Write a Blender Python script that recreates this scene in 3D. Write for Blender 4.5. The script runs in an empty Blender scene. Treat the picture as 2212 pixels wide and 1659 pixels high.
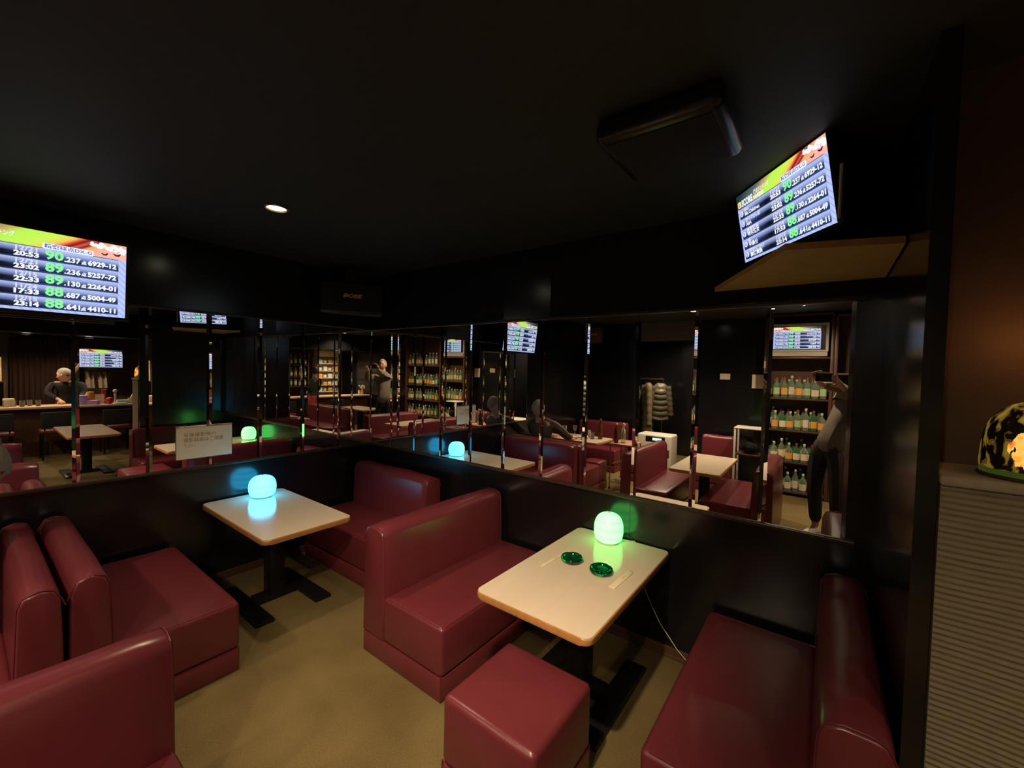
import bpy, bmesh, math, random
from mathutils import Vector, Matrix, Euler, noise
random.seed(7)
PI = math.pi
SC = bpy.context.scene
COL = SC.collection

# ------------------------------------------------------------------ camera
# world: room corner at the origin, wall_left is the plane x=0, wall_right the plane y=0, room x>0 y<0
PW, PH = 2212.0, 1659.0
pcx, pcy = PW / 2, PH / 2
v1 = (1785.0, 816.0); v2 = (-95.0, 770.0)          # vanishing points of +y and -x
F_PX = math.sqrt(-((v1[0]-pcx)*(v2[0]-pcx) + (v1[1]-pcy)*(v2[1]-pcy)))
def _d(p): return Vector((p[0]-pcx, -(p[1]-pcy), -F_PX)).normalized()
Yc = _d(v1); Xc = -_d(v2); Zc = Xc.cross(Yc).normalized(); Xc = Yc.cross(Zc)
cam_rot = Matrix((Xc, Yc, Zc))                      # cam -> world
CAM = Vector((3.53, -2.42, 1.6))
cam_data = bpy.data.cameras.new('camera'); cam = bpy.data.objects.new('camera', cam_data); COL.objects.link(cam)
cam_data.sensor_width = 36.0; cam_data.lens = F_PX / PW * 36.0; cam_data.clip_start = 0.004; cam_data.clip_end = 60
cam.matrix_world = Matrix.Translation(CAM) @ cam_rot.to_4x4()
SC.camera = cam

# ------------------------------------------------------------------ world, exposure
w = bpy.data.worlds.new('world'); SC.world = w; w.use_nodes = True
w.node_tree.nodes['Background'].inputs[0].default_value = (0.5, 0.42, 0.35, 1)
w.node_tree.nodes['Background'].inputs[1].default_value = 0.0
SC.view_settings.view_transform = 'Standard'; SC.view_settings.look = 'None'
SC.view_settings.gamma = 1; SC.view_settings.exposure = 0.0
try: SC.view_settings.use_curve_mapping = False
except Exception: pass
try:
    SC.cycles.max_bounces = 10; SC.cycles.glossy_bounces = 8; SC.cycles.transmission_bounces = 8
    SC.cycles.sample_clamp_indirect = 3.0
except Exception: pass

CEIL = 2.45
WARM = (1.0, 0.76, 0.50)
# downlights: x, y, ceiling height, watts, beam angle
DOWNLIGHTS = [(1.11, -1.365, CEIL, 54, 98), (1.08, -3.40, CEIL, 100, 130), (2.08, -3.54, CEIL, 115, 112),
              (3.30, -3.28, CEIL, 120, 168), (2.90, -2.12, CEIL, 235, 62, (2.12, -0.78, 0.5)), (1.35, -5.15, 2.40, 150, 160), (4.6, -3.1, CEIL, 70, 140),  # first three are added, unseen: brighten bottle shelves, green lamp table, coats
              (5.2, -1.6, CEIL, 36, 130), (6.4, -3.6, CEIL, 80, 140),
              (7.18, -1.71, 2.0, 70, 150), (7.3, -0.95, 2.0, 60, 150), (7.3, -3.9, 2.0, 95, 150)]

# ------------------------------------------------------------------ materials
def P(m): return m.node_tree.nodes['Principled BSDF']
def mat(name, col, rough=0.5, metal=0.0, spec=0.5, emit=None, estr=0.0, coat=0.0, var=0.12, vscale=14.0,
        bump=0.0, bscale=200.0, trans=0.0, ior=1.45):
    m = bpy.data.materials.new(name); m.use_nodes = True
    nt = m.node_tree; b = P(m)
    b.inputs['Roughness'].default_value = rough; b.inputs['Metallic'].default_value = metal
    b.inputs['Specular IOR Level'].default_value = spec; b.inputs['Coat Weight'].default_value = coat
    b.inputs['Coat Roughness'].default_value = 0.12
    b.inputs['Transmission Weight'].default_value = trans; b.inputs['IOR'].default_value = ior
    tc = nt.nodes.new('ShaderNodeTexCoord')
    if var > 0:
        n = nt.nodes.new('ShaderNodeTexNoise'); n.inputs['Scale'].default_value = vscale; n.inputs['Detail'].default_value = 3
        nt.links.new(tc.outputs['Object'], n.inputs['Vector'])
        mx = nt.nodes.new('ShaderNodeMix'); mx.data_type = 'RGBA'
        mx.inputs[6].default_value = tuple(c*(1-var) for c in col) + (1,)
        mx.inputs[7].default_value = tuple(min(1, c*(1+var)) for c in col) + (1,)
        nt.links.new(n.outputs['Fac'], mx.inputs[0]); nt.links.new(mx.outputs[2], b.inputs['Base Color'])
    else:
        b.inputs['Base Color'].default_value = tuple(col) + (1,)
    if bump > 0:
        n2 = nt.nodes.new('ShaderNodeTexNoise'); n2.inputs['Scale'].default_value = bscale; n2.inputs['Detail'].default_value = 4
        nt.links.new(tc.outputs['Object'], n2.inputs['Vector'])
        bp = nt.nodes.new('ShaderNodeBump'); bp.inputs['Strength'].default_value = bump; bp.inputs['Distance'].default_value = 0.002
        nt.links.new(n2.outputs['Fac'], bp.inputs['Height']); nt.links.new(bp.outputs[0], b.inputs['Normal'])
    if emit is not None:
        b.inputs['Emission Color'].default_value = tuple(emit) + (1,); b.inputs['Emission Strength'].default_value = estr
    return m

M = {}
M['wall'] = mat('black_gloss_paint', (0.006, 0.006, 0.007), rough=0.19, spec=0.8, var=0.2, vscale=3, bump=0.04, bscale=60)
M['wall_matt'] = mat('black_matt_paint', (0.008, 0.008, 0.009), rough=0.6, spec=0.25, var=0.2, vscale=3)
M['wall_brown'] = mat('dark_brown_wallpaper', (0.075, 0.048, 0.030), rough=0.6, var=0.25, vscale=6, bump=0.3, bscale=120)
M['ceiling'] = mat('dark_ceiling_paint', (0.027, 0.027, 0.024), rough=0.62, spec=0.3, var=0.15, vscale=30, bump=0.3, bscale=150)
M['trim'] = mat('dark_wood_trim', (0.045, 0.026, 0.016), rough=0.3, var=0.3, vscale=20)
M['baseboard'] = mat('brown_vinyl_baseboard', (0.09, 0.045, 0.022), rough=0.35, var=0.2)
M['mirror'] = mat('mirror_silver', (0.88, 0.88, 0.88), rough=0.0, metal=1.0, var=0.0)
M['leather'] = mat('maroon_leatherette', (0.135, 0.022, 0.029), rough=0.29, spec=0.75, var=0.14, vscale=7, bump=0.12, bscale=380)
M['piping'] = mat('maroon_piping', (0.115, 0.018, 0.024), rough=0.4, var=0.1)
M['black_metal'] = mat('black_painted_metal', (0.012, 0.011, 0.010), rough=0.35, metal=0.3, var=0.2)
M['black_plastic'] = mat('black_plastic', (0.010, 0.010, 0.011), rough=0.28, var=0.1)
M['black_cloth'] = mat('black_cloth', (0.014, 0.013, 0.013), rough=0.9, var=0.3, bump=0.4, bscale=300)
M['chrome'] = mat('chrome', (0.7, 0.7, 0.7), rough=0.12, metal=1.0, var=0.05)
M['white'] = mat('white_plastic', (0.62, 0.58, 0.50), rough=0.4, var=0.04)
M['paper'] = mat('cream_paper', (0.80, 0.66, 0.46), rough=0.7, var=0.05)
M['ink'] = mat('dark_ink', (0.09, 0.06, 0.03), rough=0.8, var=0.1)
M['silver'] = mat('silver_plastic', (0.66, 0.60, 0.48), rough=0.4, var=0.04)
M['shelf_wood'] = mat('reddish_brown_shelf_wood', (0.085, 0.036, 0.022), rough=0.4, var=0.3, vscale=10)
M['frost'] = mat('frosted_glass_base', (0.5, 0.5, 0.45), rough=0.15, var=0.1)
M['skin'] = mat('skin', (0.55, 0.30, 0.20), rough=0.5, var=0.08)
M['gray_hair'] = mat('grey_hair', (0.20, 0.18, 0.14), rough=0.7, var=0.5, vscale=90, bump=0.8, bscale=220)
M['dark_hair'] = mat('dark_hair', (0.03, 0.022, 0.018), rough=0.6, var=0.4, vscale=60, bump=0.6, bscale=220)
M['jacket_gray'] = mat('grey_wool_jacket', (0.17, 0.145, 0.105), rough=0.85, var=0.3, vscale=60, bump=0.5, bscale=260)
M['jacket_brown'] = mat('dark_brown_jacket', (0.060, 0.046, 0.034), rough=0.7, var=0.3, vscale=20, bump=0.4)
M['trousers'] = mat('dark_trousers', (0.030, 0.026, 0.021), rough=0.85, var=0.3, bump=0.3)
M['red_cloth'] = mat('red_trousers', (0.34, 0.045, 0.040), rough=0.8, var=0.2, bump=0.3)
M['dark_green_cloth'] = mat('dark_green_top', (0.020, 0.030, 0.018), rough=0.85, var=0.3)
M['puffer'] = mat('olive_puffer_cloth', (0.16, 0.13, 0.075), rough=0.5, var=0.25, vscale=20)
M['puffer_dark'] = mat('dark_puffer_cloth', (0.10, 0.085, 0.055), rough=0.45, var=0.25, vscale=20)
M['brass'] = mat('brass_tube', (0.55, 0.40, 0.18), rough=0.25, metal=1.0, var=0.05)
M['copper'] = mat('copper_frame', (0.45, 0.20, 0.10), rough=0.3, metal=0.9, var=0.1)
M['green_glass'] = mat('green_ashtray_glass', (0.0, 0.28, 0.12), rough=0.04, var=0.0, trans=0.92, ior=1.5)
M['clear_glass'] = mat('clear_bottle_glass', (0.62, 0.80, 0.60), rough=0.05, var=0.0, trans=0.85)
M['green_bottle'] = mat('green_bottle_glass', (0.10, 0.34, 0.12), rough=0.06, var=0.0, trans=0.7)
M['brown_bottle'] = mat('brown_bottle_glass', (0.16, 0.055, 0.015), rough=0.08, var=0.0, trans=0.5)
M['wine_glass'] = mat('thin_glass', (0.9, 0.92, 0.9), rough=0.03, var=0.0, trans=0.95)
M['label_orange'] = mat('orange_label_paper', (0.68, 0.33, 0.07), rough=0.6, var=0.1)
M['label_cream'] = mat('cream_label_paper', (0.68, 0.60, 0.42), rough=0.6, var=0.1)
M['label_green'] = mat('pale_green_label_paper', (0.36, 0.50, 0.22), rough=0.6, var=0.1)
M['cap_red'] = mat('red_cap', (0.26, 0.05, 0.05), rough=0.4, var=0.05)
M['cap_white'] = mat('white_cap', (0.6, 0.55, 0.45), rough=0.4, var=0.05)
M['purple'] = mat('lilac_card', (0.42, 0.28, 0.70), rough=0.5, var=0.08)
M['red_gloss'] = mat('red_gloss_ceramic', (0.40, 0.03, 0.04), rough=0.2, var=0.1)
M['blue_cloth'] = mat('pale_blue_cloth', (0.25, 0.45, 0.55), rough=0.9, var=0.1)
M['orange'] = mat('orange_jar', (0.65, 0.30, 0.06), rough=0.3, var=0.15)
M['green_food'] = mat('salad', (0.25, 0.36, 0.08), rough=0.6, var=0.6, vscale=60)
M['beige_cloth'] = mat('beige_towel', (0.40, 0.32, 0.22), rough=0.95, var=0.15, bump=0.4)
M['cushion_beige'] = mat('beige_seat_cushion', (0.30, 0.22, 0.14), rough=0.8, var=0.1)
M['lamp_metal'] = mat('brushed_downlight_ring', (0.35, 0.25, 0.15), rough=0.3, metal=0.9, var=0.05)

def carpet():
    m = mat('olive_brown_carpet', (0.235, 0.165, 0.068), rough=0.92, spec=0.2, var=0.0)
    nt = m.node_tree; tc = nt.nodes['Texture Coordinate']
    n = nt.nodes.new('ShaderNodeTexNoise'); n.inputs['Scale'].default_value = 120; n.inputs['Detail'].default_value = 5
    n2 = nt.nodes.new('ShaderNodeTexNoise'); n2.inputs['Scale'].default_value = 2.2; n2.inputs['Detail'].default_value = 3
    nt.links.new(tc.outputs['Object'], n.inputs['Vector']); nt.links.new(tc.outputs['Object'], n2.inputs['Vector'])
    ad = nt.nodes.new('ShaderNodeMath'); ad.operation = 'MULTIPLY_ADD'; ad.inputs[1].default_value = 0.55
    nt.links.new(n.outputs['Fac'], ad.inputs[0]); nt.links.new(n2.outputs['Fac'], ad.inputs[2])
    r = nt.nodes.new('ShaderNodeValToRGB')
    r.color_ramp.elements[0].position = 0.45; r.color_ramp.elements[0].color = (0.092, 0.066, 0.024, 1)
    r.color_ramp.elements[1].position = 1.0; r.color_ramp.elements[1].color = (0.170, 0.124, 0.050, 1)
    nt.links.new(ad.outputs[0], r.inputs[0]); nt.links.new(r.outputs[0], P(m).inputs['Base Color'])
    bp = nt.nodes.new('ShaderNodeBump'); bp.inputs['Strength'].default_value = 0.6; bp.inputs['Distance'].default_value = 0.004
    nt.links.new(n.outputs['Fac'], bp.inputs['Height']); nt.links.new(bp.outputs[0], P(m).inputs['Normal'])
    return m
M['carpet'] = carpet()

def wood(name, a, b_, rough, scale, coat=0.0):
    m = mat(name, a, rough=rough, var=0.0, coat=coat)
    nt = m.node_tree; tc = nt.nodes['Texture Coordinate']
    mp = nt.nodes.new('ShaderNodeMapping'); mp.inputs['Scale'].default_value = (scale, scale*8, scale*8)
    nt.links.new(tc.outputs['Object'], mp.inputs[0])
    n = nt.nodes.new('ShaderNodeTexNoise'); n.inputs['Scale'].default_value = 1.5; n.inputs['Detail'].default_value = 6
    n.inputs['Distortion'].default_value = 0.6
    nt.links.new(mp.outputs[0], n.inputs['Vector'])
    r = nt.nodes.new('ShaderNodeValToRGB'); r.color_ramp.elements[0].position = 0.3; r.color_ramp.elements[1].position = 0.75
    r.color_ramp.elements[0].color = tuple(a)+(1,); r.color_ramp.elements[1].color = tuple(b_)+(1,)
    nt.links.new(n.outputs['Fac'], r.inputs[0]); nt.links.new(r.outputs[0], P(m).inputs['Base Color'])
    return m
M['table_top'] = wood('cream_laminate', (0.70, 0.58, 0.44), (0.74, 0.62, 0.48), 0.16, 1.0, coat=0.3)
M['table_edge'] = wood('varnished_wood_edge', (0.42, 0.19, 0.06), (0.52, 0.26, 0.09), 0.25, 3.0, coat=0.3)
M['bar_wood'] = wood('pale_bar_wood', (0.66, 0.46, 0.26), (0.72, 0.52, 0.32), 0.3, 1.0)
M['brown_wood'] = wood('brown_wood', (0.06, 0.028, 0.014), (0.10, 0.045, 0.022), 0.4, 2.0)

def emis(name, col, s, rough=0.3):
    return mat(name, (0.02, 0.02, 0.02), rough=rough, var=0.0, emit=col, estr=s)
def glow_lamp(name, col, s):
    # translucent shade: bands of slightly different glow
    m = mat(name, (0.5, 0.6, 0.6), rough=0.25, var=0.0, emit=col, estr=s)
    nt = m.node_tree; tc = nt.nodes['Texture Coordinate']
    wv = nt.nodes.new('ShaderNodeTexWave'); wv.bands_direction = 'Z'; wv.inputs['Scale'].default_value = 7.0
    wv.inputs['Distortion'].default_value = 1.5
    nt.links.new(tc.outputs['Object'], wv.inputs['Vector'])
    ma = nt.nodes.new('ShaderNodeMapRange'); ma.inputs[3].default_value = s*0.82; ma.inputs[4].default_value = s*1.06
    nt.links.new(wv.outputs['Fac'], ma.inputs[0]); nt.links.new(ma.outputs[0], P(m).inputs['Emission Strength'])
    return m
M['lamp_blue'] = glow_lamp('blue_glowing_shade', (0.022, 0.34, 0.62), 12.0)
M['lamp_green'] = glow_lamp('green_glowing_shade', (0.125, 1.0, 0.17), 3.6)
M['downlight'] = emis('warm_downlight_bulb', (1.0, 0.88, 0.58), 22.0)
M['display'] = emis('green_lcd', (0.55, 1.0, 0.75), 1.3)
M['led'] = emis('small_led', (0.75, 0.8, 1.0), 3.0)
M['txt_white'] = emis('screen_white_text', (0.92, 0.97, 1.0), 1.0)
M['txt_pale'] = emis('screen_pale_text', (0.80, 0.78, 0.98), 0.95)
M['txt_green'] = emis('screen_green_digits', (0.28, 1.0, 0.35), 1.0)
M['txt_blue'] = emis('screen_blue_text', (0.10, 0.14, 0.75), 0.9)
M['txt_yellow'] = emis('screen_yellow_icon', (1.0, 0.80, 0.30), 1.0)
M['txt_pink'] = emis('screen_pink_splash', (1.0, 0.55, 0.50), 1.0)
M['txt_maroon'] = emis('screen_dark_stroke', (0.12, 0.01, 0.02), 1.0)

def screen_mat():
    m = bpy.data.materials.new('ranking_screen'); m.use_nodes = True
    nt = m.node_tree; N = nt.nodes; L = nt.links; b = P(m)
    b.inputs['Base Color'].default_value = (0.01, 0.01, 0.012, 1); b.inputs['Roughness'].default_value = 0.2
    tc = N.new('ShaderNodeTexCoord'); sp = N.new('ShaderNodeSeparateXYZ'); L.new(tc.outputs['Object'], sp.inputs[0])
    def math_(op, a, b2=None, c=None):
        n = N.new('ShaderNodeMath'); n.operation = op
        for i, v in enumerate((a, b2, c)):
            if v is None: continue
            if isinstance(v, (int, float)): n.inputs[i].default_value = v
            else: L.new(v, n.inputs[i])
        return n.outputs[0]
    zz = math_('MULTIPLY_ADD', sp.outputs[2], 1/0.5625, 0.5)
    t = math_('MULTIPLY', math_('SUBTRACT', zz, 0.035), 5/0.765)
    fr = math_('FRACT', t)
    def ramp(src, stops):
        r = N.new('ShaderNodeValToRGB'); cr = r.color_ramp
        while len(cr.elements) < len(stops): cr.elements.new(0.5)
        for e, (p, c) in zip(cr.elements, stops): e.position = p; e.color = tuple(c)+(1,)
        L.new(src, r.inputs[0]); return r.outputs[0]
    light = ramp(fr, [(0.0, (0.02, 0.04, 0.14)), (0.07, (0.03, 0.06, 0.20)), (0.12, (0.004, 0.012, 0.06)),
                      (0.40, (0.06, 0.09, 0.25)), (0.70, (0.36, 0.44, 0.80)), (0.93, (0.46, 0.58, 0.95)), (0.96, (0.05, 0.07, 0.15))])
    dark = ramp(fr, [(0.0, (0.02, 0.03, 0.06)), (0.12, (0.003, 0.004, 0.012)), (0.40, (0.005, 0.006, 0.02)),
                     (0.68, (0.20, 0.26, 0.50)), (0.93, (0.46, 0.56, 0.92)), (0.96, (0.04, 0.05, 0.09))])
    mid = math_('SUBTRACT', 1.0, math_('MULTIPLY', math_('ABSOLUTE', math_('ADD', sp.outputs[0], 0.13)), 4.5))
    mx = N.new('ShaderNodeMix'); mx.data_type = 'RGBA'; mx.clamp_factor = True
    L.new(mid, mx.inputs[0]); L.new(light, mx.inputs[6]); L.new(dark, mx.inputs[7])
    # margins
    wv = N.new('ShaderNodeTexWave'); wv.bands_direction = 'DIAGONAL'; wv.inputs['Scale'].default_value = 14
    L.new(tc.outputs['Object'], wv.inputs['Vector'])
    marg = ramp(wv.outputs['Fac'], [(0.0, (0.36, 0.44, 0.85)), (0.2, (0.50, 0.60, 0.98)), (1.0, (0.52, 0.62, 1.0))])
    out1 = math_('GREATER_THAN', math_('ABSOLUTE', math_('ADD', sp.outputs[0], 0.012)), 0.468)
    out2 = math_('LESS_THAN', zz, 0.035)
    mo = math_('MAXIMUM', out1, out2)
    m2 = N.new('ShaderNodeMix'); m2.data_type = 'RGBA'
    L.new(mo, m2.inputs[0]); L.new(mx.outputs[2], m2.inputs[6]); L.new(marg, m2.inputs[7])
    # header
    cur = math_('MULTIPLY', math_('SUBTRACT', zz, 0.9), -0.9)
    hx = math_('ADD', math_('ADD', sp.outputs[0], 0.5), cur)
    head = ramp(hx, [(0.0, (0.02, 0.04, 0.05)), (0.22, (0.12, 0.16, 0.16)), (0.34, (0.62, 0.45, 0.12)), (0.40, (0.50, 0.95, 0.10)),
                     (0.56, (0.62, 0.95, 0.10)), (0.64, (0.95, 0.60, 0.12)), (0.68, (0.80, 0.06, 0.03)), (0.71, (0.14, 0.01, 0.01)),
                     (0.74, (0.75, 0.10, 0.08)), (0.77, (0.15, 0.01, 0.01)), (0.80, (0.95, 0.42, 0.15)), (0.92, (1.0, 0.50, 0.42))])
    ish = math_('GREATER_THAN', zz, 0.80)
    m3 = N.new('ShaderNodeMix'); m3.data_type = 'RGBA'
    L.new(ish, m3.inputs[0]); L.new(m2.outputs[2], m3.inputs[6]); L.new(head, m3.inputs[7])
    L.new(m3.outputs[2], b.inputs['Emission Color']); b.inputs['Emission Strength'].default_value = 1.0
    return m
M['screen'] = screen_mat()

def stained_mat():
    m = bpy.data.materials.new('painted_lamp_glass'); m.use_nodes = True
    nt = m.node_tree; N = nt.nodes; L = nt.links; b = P(m)
    tc = N.new('ShaderNodeTexCoord'); sp = N.new('ShaderNodeSeparateXYZ'); L.new(tc.outputs['Object'], sp.inputs[0])
    mp = N.new('ShaderNodeMapping'); mp.inputs['Scale'].default_value = (1, 1, 0.55); L.new(tc.outputs['Object'], mp.inputs[0])
    n = N.new('ShaderNodeTexNoise'); n.inputs['Scale'].default_value = 34; n.inputs['Detail'].default_value = 3.5; n.inputs['Distortion'].default_value = 0.8
    L.new(mp.outputs[0], n.inputs['Vector'])
    def rmp(src, stops, const=False):
        r = N.new('ShaderNodeValToRGB'); cr = r.color_ramp
        if const: cr.interpolation = 'CONSTANT'
        while len(cr.elements) < len(stops): cr.elements.new(0.5)
        for e, (p, c) in zip(cr.elements, stops): e.position = p; e.color = tuple(c)+(1,)
        L.new(src, r.inputs[0]); return r.outputs[0]
    leaves = rmp(n.outputs['Fac'], [(0.0, (0.0, 0.0, 0.0)), (0.46, (0.06, 0.035, 0.005)), (0.51, (0.16, 0.095, 0.010)), (0.60, (0.22, 0.15, 0.02))], True)
    # landscape: glowing valley, red roofs, green meadow
    n2 = N.new('ShaderNodeTexNoise'); n2.inputs['Scale'].default_value = 26; n2.inputs['Detail'].default_value = 2
    L.new(tc.outputs['Object'], n2.inputs['Vector'])
    land = rmp(n2.outputs['Fac'], [(0.0, (0.9, 0.10, 0.02)), (0.42, (1.0, 0.30, 0.03)), (0.50, (1.0, 0.55, 0.10)), (0.62, (1.0, 0.40, 0.05))], True)
    a = N.new('ShaderNodeVectorMath'); a.operation = 'DISTANCE'; a.inputs[1].default_value = (0.0, -0.095, 0.078)
    L.new(tc.outputs['Object'], a.inputs[0])
    mask = N.new('ShaderNodeMapRange'); mask.inputs[1].default_value = 0.095; mask.inputs[2].default_value = 0.045
    L.new(a.outputs['Value'], mask.inputs[0])
    ad = N.new('ShaderNodeMath'); ad.operation = 'ADD'; L.new(mask.outputs[0], ad.inputs[0]); L.new(n.outputs['Fac'], ad.inputs[1])
    gt = N.new('ShaderNodeMath'); gt.operation = 'GREATER_THAN'; gt.inputs[1].default_value = 1.0; L.new(ad.outputs[0], gt.inputs[0])
    m1 = N.new('ShaderNodeMix'); m1.data_type = 'RGBA'; L.new(gt.outputs[0], m1.inputs[0]); L.new(leaves, m1.inputs[6]); L.new(land, m1.inputs[7])
    gr = N.new('ShaderNodeMath'); gr.operation = 'LESS_THAN'; gr.inputs[1].default_value = 0.022; L.new(sp.outputs[2], gr.inputs[0])
    m2 = N.new('ShaderNodeMix'); m2.data_type = 'RGBA'; L.new(gr.outputs[0], m2.inputs[0]); L.new(m1.outputs[2], m2.inputs[6]); m2.inputs[7].default_value = (0.022, 0.042, 0.004, 1)
    b.inputs['Base Color'].default_value = (0.02, 0.015, 0.01, 1); b.inputs['Roughness'].default_value = 0.3
    L.new(m2.outputs[2], b.inputs['Emission Color']); b.inputs['Emission Strength'].default_value = 1.0
    return m
M['stained'] = stained_mat()

# ------------------------------------------------------------------ helpers
def tag(o, label=None, cat=None, group=None, kind=None):
    if label: o['label'] = label
    if cat: o['category'] = cat
    if group: o['group'] = group
    if kind: o['kind'] = kind
    return o
def obj(name, bm, m, parent=None, smooth=True, ang=40):
    me = bpy.data.meshes.new(name); bm.normal_update(); bm.to_mesh(me); bm.free()
    ms = m if isinstance(m, (list, tuple)) else [m]
    for x in ms: me.materials.append(x)
    if smooth:
        me.polygons.foreach_set('use_smooth', [True]*len(me.polygons))
        try: me.set_sharp_from_angle(angle=math.radians(ang))
        except Exception: pass
    o = bpy.data.objects.new(name, me); COL.objects.link(o)
    if parent: o.parent = parent
    return o
def empty(name, loc=(0,0,0), rz=0, label=None, cat=None, group=None):
    o = bpy.data.objects.new(name, None); COL.objects.link(o); o.location = loc; o.rotation_euler = (0,0,rz)
    o.empty_display_size = 0.05
    return tag(o, label, cat, group)
def struct(name, bm, m, smooth=False): return tag(obj(name, bm, m, None, smooth), kind='structure')
def copy_tree(o, parent=None):
    c = o.copy(); COL.objects.link(c); c.parent = parent
    for ch in [x for x in KIDS.get(o.name, [])]: copy_tree(ch, c)
    return c
KIDS = {}
def kids_of(o):
    KIDS[o.name] = list(o.children)
    for c in o.children: kids_of(c)
def dup(o, loc, rz=None, label=None, group=None):
    kids_of(o); c = copy_tree(o); c.location = loc
    if rz is not None: c.rotation_euler = (0,0,rz)
    if label: c['label'] = label
    if group: c['group'] = group
    return c

def box(bm, a, b, mi=0, r=0.0, seg=2, M4=None):
    """axis box between corners a,b with bevel r"""
    tmp = bmesh.new(); bmesh.ops.create_cube(tmp, size=1)
    s = [abs(b[i]-a[i]) for i in range(3)]; c = [(a[i]+b[i])/2 for i in range(3)]
    bmesh.ops.scale(tmp, vec=s, verts=tmp.verts); bmesh.ops.translate(tmp, vec=c, verts=tmp.verts)
    if r > 0: bmesh.ops.bevel(tmp, geom=tmp.edges[:], offset=min(r, min(s)*0.49), segments=seg, profile=0.5, affect='EDGES')
    for f in tmp.faces: f.material_index = mi
    join(bm, tmp, M4); return bm
def join(bm, tmp, M4=None):
    if M4 is not None: bmesh.ops.transform(tmp, matrix=M4, verts=tmp.verts)
    me = bpy.data.meshes.new('t'); tmp.to_mesh(me); tmp.free(); bm.from_mesh(me); bpy.data.meshes.remove(me)
def prism(bm, pts, z0, z1, r=0.0, seg=2, mi=0, M4=None):
    tmp = bmesh.new(); vb = [tmp.verts.new((x, y, z0)) for x, y in pts]; vt = [tmp.verts.new((x, y, z1)) for x, y in pts]
    n = len(pts); tmp.faces.new(vb[::-1]); tmp.faces.new(vt)
    for i in range(n): tmp.faces.new((vb[i], vb[(i+1) % n], vt[(i+1) % n], vt[i]))
    if r > 0:
        es = [e for e in tmp.edges if abs(e.verts[0].co.z - e.verts[1].co.z) < 1e-6]
        bmesh.ops.bevel(tmp, geom=es, offset=r, segments=seg, profile=0.5, affect='EDGES')
    bmesh.ops.recalc_face_normals(tmp, faces=tmp.faces[:])
    for f in tmp.faces: f.material_index = mi
    join(bm, tmp, M4); return bm
def rrect(x0, y0, x1, y1, r, n=6):
    pts = []
    for cx, cy, a0 in ((x1-r, y1-r, 0), (x0+r, y1-r, 90), (x0+r, y0+r, 180), (x1-r, y0+r, 270)):
        for i in range(n+1):
            a = math.radians(a0 + 90*i/n); pts.append((cx+r*math.cos(a), cy+r*math.sin(a)))
    return pts
def lathe(bm, prof, n=24, c=(0,0,0), mi=0, cap=True, sq=None):
    rings = []
    for r, z in prof:
        ring = []
        for i in range(n):
            a = 2*PI*i/n; rr = r
            if sq: rr = r*(1+sq*(abs(math.sin(2*a))**2))
            ring.append(bm.verts.new((c[0]+rr*math.cos(a), c[1]+rr*math.sin(a), c[2]+z)))
        rings.append(ring)
    for k in range(len(rings)-1):
        for i in range(n):
            f = bm.faces.new((rings[k][i], rings[k][(i+1) % n], rings[k+1][(i+1) % n], rings[k+1][i])); f.material_index = mi
    if cap:
        for ring, fl in ((rings[0], True), (rings[-1], False)):
            f = bm.faces.new(ring[::-1] if fl else ring); f.material_index = mi
    return bm
def tube(bm, pts, r, n=8, mi=0, closed=False):
    pts = [Vector(p) for p in pts]; N = len(pts); rings = []; up = Vector((0,0,1)); prev = None
    for i, p in enumerate(pts):
        if closed: t = pts[(i+1) % N] - pts[i-1]
        else: t = pts[min(i+1, N-1)] - pts[max(i-1, 0)]
        t.normalize()
        if prev is None:
            a = t.cross(up)
            if a.length < 1e-3: a = t.cross(Vector((1,0,0)))
        else: a = prev - t*prev.dot(t)
        a.normalize(); prev = a; b = t.cross(a)
        rr = r[i] if isinstance(r, (list, tuple)) else r
        rings.append([bm.verts.new(p + (a*math.cos(2*PI*k/n) + b*math.sin(2*PI*k/n))*rr) for k in range(n)])
    m = N if closed else N-1
    for i in range(m):
        A, B = rings[i], rings[(i+1) % N]
        for k in range(n):
            f = bm.faces.new((A[k], A[(k+1) % n], B[(k+1) % n], B[k])); f.material_index = mi
    if not closed:
        f = bm.faces.new(rings[0][::-1]); f.material_index = mi; f = bm.faces.new(rings[-1]); f.material_index = mi
    return bm
def cyl(bm, a, b, r, n=16, mi=0): return tube(bm, [a, b], r, n, mi)
def ball(bm, c, r, mi=0, sc=(1,1,1), u=20, v=12):
    tmp = bmesh.new(); bmesh.ops.create_uvsphere(tmp, u_segments=u, v_segments=v, radius=r)
    bmesh.ops.scale(tmp, vec=sc, verts=tmp.verts); bmesh.ops.translate(tmp, vec=c, verts=tmp.verts)
    for f in tmp.faces: f.material_index = mi
    join(bm, tmp); return bm
NB = bmesh.new

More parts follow.
